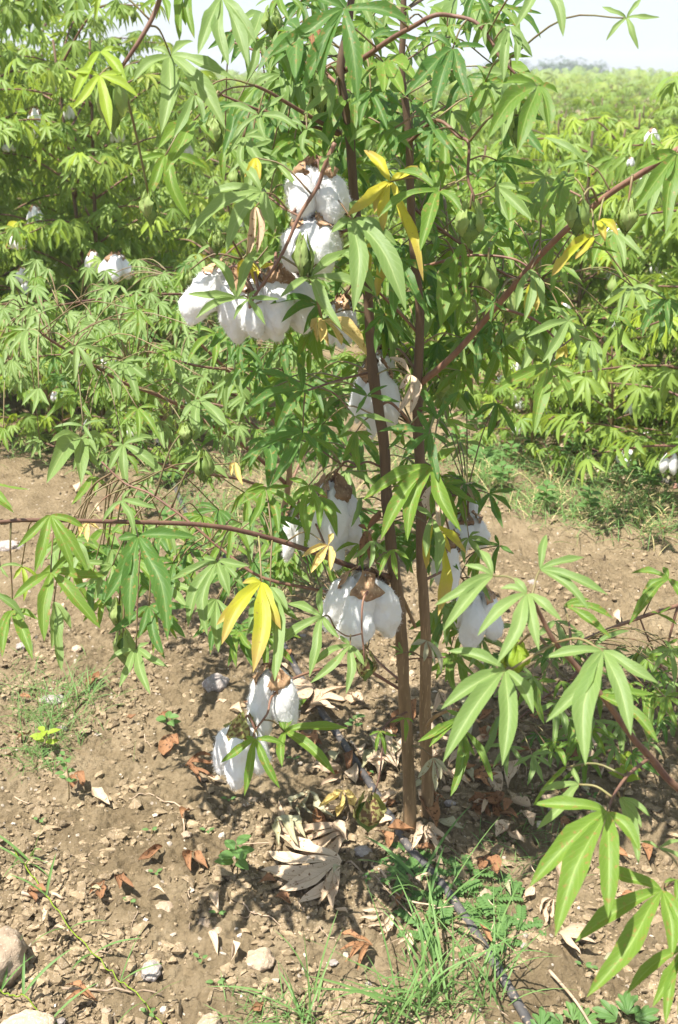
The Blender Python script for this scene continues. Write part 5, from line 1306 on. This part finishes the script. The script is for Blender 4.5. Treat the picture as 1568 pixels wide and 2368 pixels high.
def grass_tuft(px, py, n, L, label, spread=.02, w=.0022, mat='grass', seed=0, each=True, droop=.6):
    r = random.Random(seed+int(px)); G = gnd(px, py); G[2] = float(gz(G[0], G[1])); rt = empty('grass_tuft', G); tag(rt, label, 'grass')
    for k in range(n):
        mb = MB(); a = r.uniform(0, 6.28); q = np.array([r.gauss(0, spread), r.gauss(0, spread), 0])
        blade(mb, q, a, L*r.uniform(.5, 1.15), w*r.uniform(.7, 1.2), r.uniform(.1, .8), r, droop*r.uniform(.4, 1.5)); link('blade', mb.mesh('blade', M[mat]), None, rt)
    return rt
grass_tuft(1040, 2280, 13, .26, 'tall green grass tuft standing over the hose at the bottom centre', .022, .0020)
grass_tuft(975, 2330, 14, .20, 'grass tuft at the bottom edge left of the hose', .02, .0022)
grass_tuft(1010, 2120, 10, .25, 'long arching grass blades between hose and stems', .02, .0024)
grass_tuft(960, 2060, 7, .17, 'few wide grass blades in front of the stem base', .01, .0030)
grass_tuft(1130, 2290, 18, .17, 'thin grass tuft right of the hose', .02, .0016)
grass_tuft(700, 2350, 16, .17, 'small grass tuft at the bottom edge, centre left', .02, .0017)
grass_tuft(860, 2370, 16, .17, 'grass tuft cut by the bottom edge', .02, .0018)
grass_tuft(130, 1700, 60, .12, 'feathery grass clump on soil under the left leaves', .035, .0011)
grass_tuft(200, 1620, 34, .10, 'thin grass clump behind the feathery left clump', .03, .0012)
grass_tuft(80, 1660, 34, .10, 'sparse grass at the left edge under the hanging leaves', .03, .0011)
grass_tuft(70, 1980, 8, .10, 'green grass shoot at the left with spiky leaves', .008, .0022)
grass_tuft(700, 1130, 18, .13, 'green grass behind the main plant near the second stem', .05, .0016)
grass_tuft(520, 1190, 18, .12, 'green grass beside the far end of the hose', .05, .0016)
grass_tuft(690, 1340, 18, .12, 'green grass below the twin white bolls', .04, .0018)
grass_tuft(570, 1270, 12, .14, 'tall grass blades left of the back stem', .03, .0018)
grass_tuft(640, 1180, 12, .16, 'grass seed stalks beside the back stem', .03, .0014)
for i, (x, y) in enumerate([(1290,1150),(1340,1110),(1250,1060),(1480,1180),(1530,1230),(1410,1090),(1180,1030),(1380,1170),(1500,1100)]):
    grass_tuft(x, y, 22, .17, ['pale dry-tipped grass clump on the far soil right of the stems','grass clump behind the pale one','thin grass clump near the row edge at right','tall thin straw-coloured grass by the right edge','grass at the right edge below the row plants','grass clump under the low bolls at right','low grass just right of the second stem','sparse grass clump on bare soil at right','upright green grass under the right row'][i], .07, .0013, 'grass' if i % 3 else 'grassdry', i)
# creeping grass with a long runner at the lower left
def runner(pts, label, nodes, r=.0013):
    G = np.array([gnd(*q) for q in pts]); P = spline(G, 40); P[:, 2] = gz(P[:, 0], P[:, 1])+.008+.012*np.sin(np.linspace(0, 3.1, 40))
    rt = empty('creeping_grass', P[0]); tag(rt, label, 'grass'); V, Qd, Tt, U = tube(P-P[0], [r, r*.8], 6); link('runner', mesh('runner', V, [Qd, Tt], U, mat=M['young']), None, rt)
    rr = random.Random(len(label))
    for k in range(nodes):
        i = int((k+.5)/nodes*39); dirv = P[min(39, i+1)]-P[i-1]; a0 = math.atan2(dirv[1], dirv[0])
        for sgn in (-1, 1):
            mb = MB(); blade(mb, P[i]-P[0], a0+sgn*rr.uniform(.6, 1.3)+math.pi*(rr.random() < .4), rr.uniform(.055, .09), .0024, .7, rr, .5); link('blade', mb.mesh('blade', M['grass']), None, rt)
runner([(30,1960),(100,2080),(160,2160),(230,2230),(300,2300),(380,2375)], 'creeping grass stem with paired blades crossing the lower left soil', 6)
runner([(-20,2290),(60,2330),(150,2380)], 'second creeping grass stem at the bottom left corner', 3)
# seedling and broad weeds
def oval_leaf(mb, p, d, n, L, w):
    fs = np.array([0, .15, .35, .55, .75, .9, 1]); ww = w*np.array([.1, .7, 1, .95, .7, .35, 0]); d = unit(d); n = unit(n-d*np.dot(n, d)); s = np.cross(n, d)
    V = np.stack([p+d*L*f+s*c*q+n*(abs(c)*q*.3-.25*L*f*f) for f, q in zip(fs, ww) for c in (-1, 0, 1)]); i = np.arange(6)[:, None]*3; j = np.arange(2)[None]
    mb.add(V, np.stack([i+j, i+j+1, i+j+4, i+j+3], -1).reshape(-1, 4)[:, ::-1], None, np.stack([np.tile([0, .5, 1], 7), np.repeat(fs, 3)], 1), random.random())
def seedling(px, py, h, n, L, label, mat='weed', group=None, seed=0, name='seedling'):
    r = random.Random(seed+int(px+py)); G = gnd(px, py); G[2] = float(gz(G[0], G[1])); rt = empty(name, G); tag(rt, label, 'seedling', group)
    V, Qd, Tt, U = tube(spline([[0, 0, -.003], [.003, 0, h*.5], [0, .004, h]], 6), [.0014, .0009], 5); link('stem', mesh('stem', V, [Qd, Tt], U, mat=M['twigg']), None, rt)
    for k in range(n):
        a = k*2.4+r.random(); f = .35+.65*(k+1)/n; mb = MB(); d = np.array([math.cos(a), math.sin(a), .35])
        oval_leaf(mb, np.zeros(3)+d*.004, d, np.array([math.cos(a)*-.2, -.3, 1]), L*r.uniform(.7, 1.1), L*.27); link('leaf', mb.mesh('leaf', M[mat]), None, rt, (0, 0, h*f))
seedling(548, 2045, .070, 9, .036, 'bright green broadleaf seedling standing alone left of the pale leaf pile', 'weed')
seedling(160, 1850, .10, 12, .018, 'thin upright weed at the left foot of the feathery grass', 'weed')
seedling(110, 1745, .06, 8, .026, 'dull green weed with pointed leaves beside the feathery grass', 'young')
seedling(820, 1700, .05, 6, .02, 'tiny weed beside the hose', 'weed')
seedling(1440, 1850, .10, 10, .03, 'reddish green upright weed in the shade at right', 'young')
seedling(390, 1690, .03, 6, .028, 'pale green small weed beside the orange rolled leaves', 'weed')
for i, (x, y) in enumerate([(505,2120),(465,2240),(500,2280),(350,1935),(530,1870),(360,2030),(680,1760),(1370,1850),(1390,2235),(1350,2230),(870,1790),(480,1935),(300,2100),(345,2350),(90,1900),(1180,1560)]):
    seedling(x, y, .010, 3, .012, 'tiny green sprout '+where(x, y), 'weed', 'tiny sprouts', i)
# fine compound-leaved weed along the hose
def compound_weed(px, py, n, L, label):
    r = random.Random(int(px)); G = gnd(px, py); G[2] = float(gz(G[0], G[1])); rt = empty('ground_weed', G); tag(rt, label, 'weed')
    for k in range(n):
        a = r.uniform(0, 6.28); d = np.array([math.cos(a), math.sin(a), .3]); o = np.array([r.gauss(0, .02), r.gauss(0, .02), .004]); P = np.array([o+d*L*t+np.array([0, 0, -.3*L*t*t]) for t in np.linspace(0, 1, 9)])
        mb = MB(); V, Qd, Tt, U = tube(P, [.0009, .0006], 4); mb.add(V, Qd, Tt, U)
        for i in range(2, 9):
            for sg in (-1, 1): oval_leaf(mb, P[i], np.array([math.cos(a+sg*1.1), math.sin(a+sg*1.1), .1]), np.array([0, -.2, 1]), .011, .0032)
        link('frond', mb.mesh('frond', M['weed']), None, rt)
for i, (x, y) in enumerate([(940,1990),(1010,2060),(1060,2080),(1110,2110),(1160,2100),(1080,2040),(1000,2140),(1170,2160),(1220,2150),(1150,2060),(955,2020)]):
    compound_weed(x, y, 8, .05, ['first ground weed with fine paired leaflets, in front of the stem base','fine-leaved weed where grass crosses the hose','fine-leaved weed beside the shaded hose bend','fine-leaved weed around the square brown scrap','rightmost but one of the fine-leaved weeds','fine-leaved weed just above the hose bend','fine-leaved weed left of the hose','fine-leaved weed right of the hose','fine-leaved weed at the right end of the patch','fine-leaved weed highest in the patch','small fine-leaved weed touching the wide grass blades'][i])
def lobed_weed(px, py, L, label, n=5):
    r = random.Random(int(px)); G = gnd(px, py); G[2] = float(gz(G[0], G[1])); rt = empty('lobed_weed', G); tag(rt, label, 'weed')
    for k in range(n):
        a = 6.28*k/n+r.random()*.5; tips = [np.array([math.cos(b), math.sin(b), .1+.3*r.random()])*L*q for b, q in ((a-.9, .6), (a-.45, .85), (a, 1), (a+.45, .85), (a+.9, .6))]
        mb = MB(); leaf_geo(mb, tips, np.array([0, -.2, 1]), wr=.2); link('leaf', mb.mesh('leaf', M['weed']), None, rt, (math.cos(a)*.015, math.sin(a)*.015, .02))
    V, Qd, Tt, U = tube(np.array([[0, 0, -.005], [0, 0, .012], [0, 0, .024]]), [.003, .002], 6); link('stem', mesh('stem', V, [Qd, Tt], U, mat=M['twigg']), None, rt)
lobed_weed(1450, 2360, .040, 'blue green lobed weed at the bottom right corner')
lobed_weed(1325, 2365, .034, 'bright green lobed weed at the bottom edge right of the hose')
lobed_weed(1250, 2395, .035, 'lobed weed cut by the bottom edge')
lobed_weed(1120, 1060, .07, 'blue green young plant with narrow leaves right of the second stem', 8)
lobed_weed(395, 1110, .05, 'blue green leafy weed at the far end of the hose', 6)
for i, (x, y) in enumerate([(1060,1040),(1180,1075),(1320,1060),(60,1010),(420,1090),(20,1000),(1260,1180),(340,1190),(390,1240),(1100,1010),(1230,1040),(1400,1050),(1450,1120),(1290,1090),(1160,1130),(1500,1150),(1030,1010),(1360,1200)]):
    seedling(x, y, .09, 12, .04, 'low leafy weed '+where(x, y), 'weed', 'low weeds on the far soil', i, 'low_weed')

# short grass and weeds that nobody could count
def ground_cover(name, spots, n, L, w, label, mat):
    r = random.Random(len(label)); mb = MB()
    for k in range(n):
        x0, y0, sx, sy = r.choice(spots); px, py = r.gauss(x0, sx), r.gauss(y0, sy)
        if py < 940: continue
        G = gnd(px, py); G[2] = float(gz(G[0], G[1]))
        blade(mb, G, r.uniform(0, 6.28), L*r.uniform(.35, 1.2), w*r.uniform(.7, 1.3), r.uniform(.2, 1.1), r, r.uniform(.2, .9))
    tag(link(name, mb.mesh(name, M[mat])), label, None, None, 'stuff')
right = [(1330,1090,60,25),(1250,1160,40,25),(1420,1120,70,40),(1500,1200,40,40),(1180,1060,50,25),(1380,1190,50,25),(1480,1060,60,20),(1130,1110,30,20)]
left = [(690,1150,50,30),(560,1180,50,30),(640,1330,60,30),(60,1020,60,20),(300,1040,90,20),(520,1080,60,20),(470,1240,30,20),(900,1060,60,30)]
front = [(130,1690,60,40),(190,1600,50,30),(60,1600,40,40),(90,1760,30,20),(1080,2100,60,60),(1240,1920,60,60),(1020,2300,70,40),(650,2350,60,20)]
ground_cover('short_grass', right, 1700, .10, .0014, 'fine short grass growing over the soil right of the stems', 'grass')
ground_cover('dry_grass', right+left, 900, .09, .0013, 'fine straw coloured dead grass among the weeds', 'grassdry')
ground_cover('short_grass', left, 1300, .08, .0014, 'fine short grass under the plants on the left', 'grass')
ground_cover('short_grass', [(800,1120,120,40),(250,1060,150,20),(1000,1060,60,20),(420,1160,80,30)], 900, .07, .0012, 'thin short grass scattered over the bare middle strip', 'grass')
ground_cover('short_grass', front, 1100, .045, .0008, 'hair-thin short grass in the near soil', 'grass')
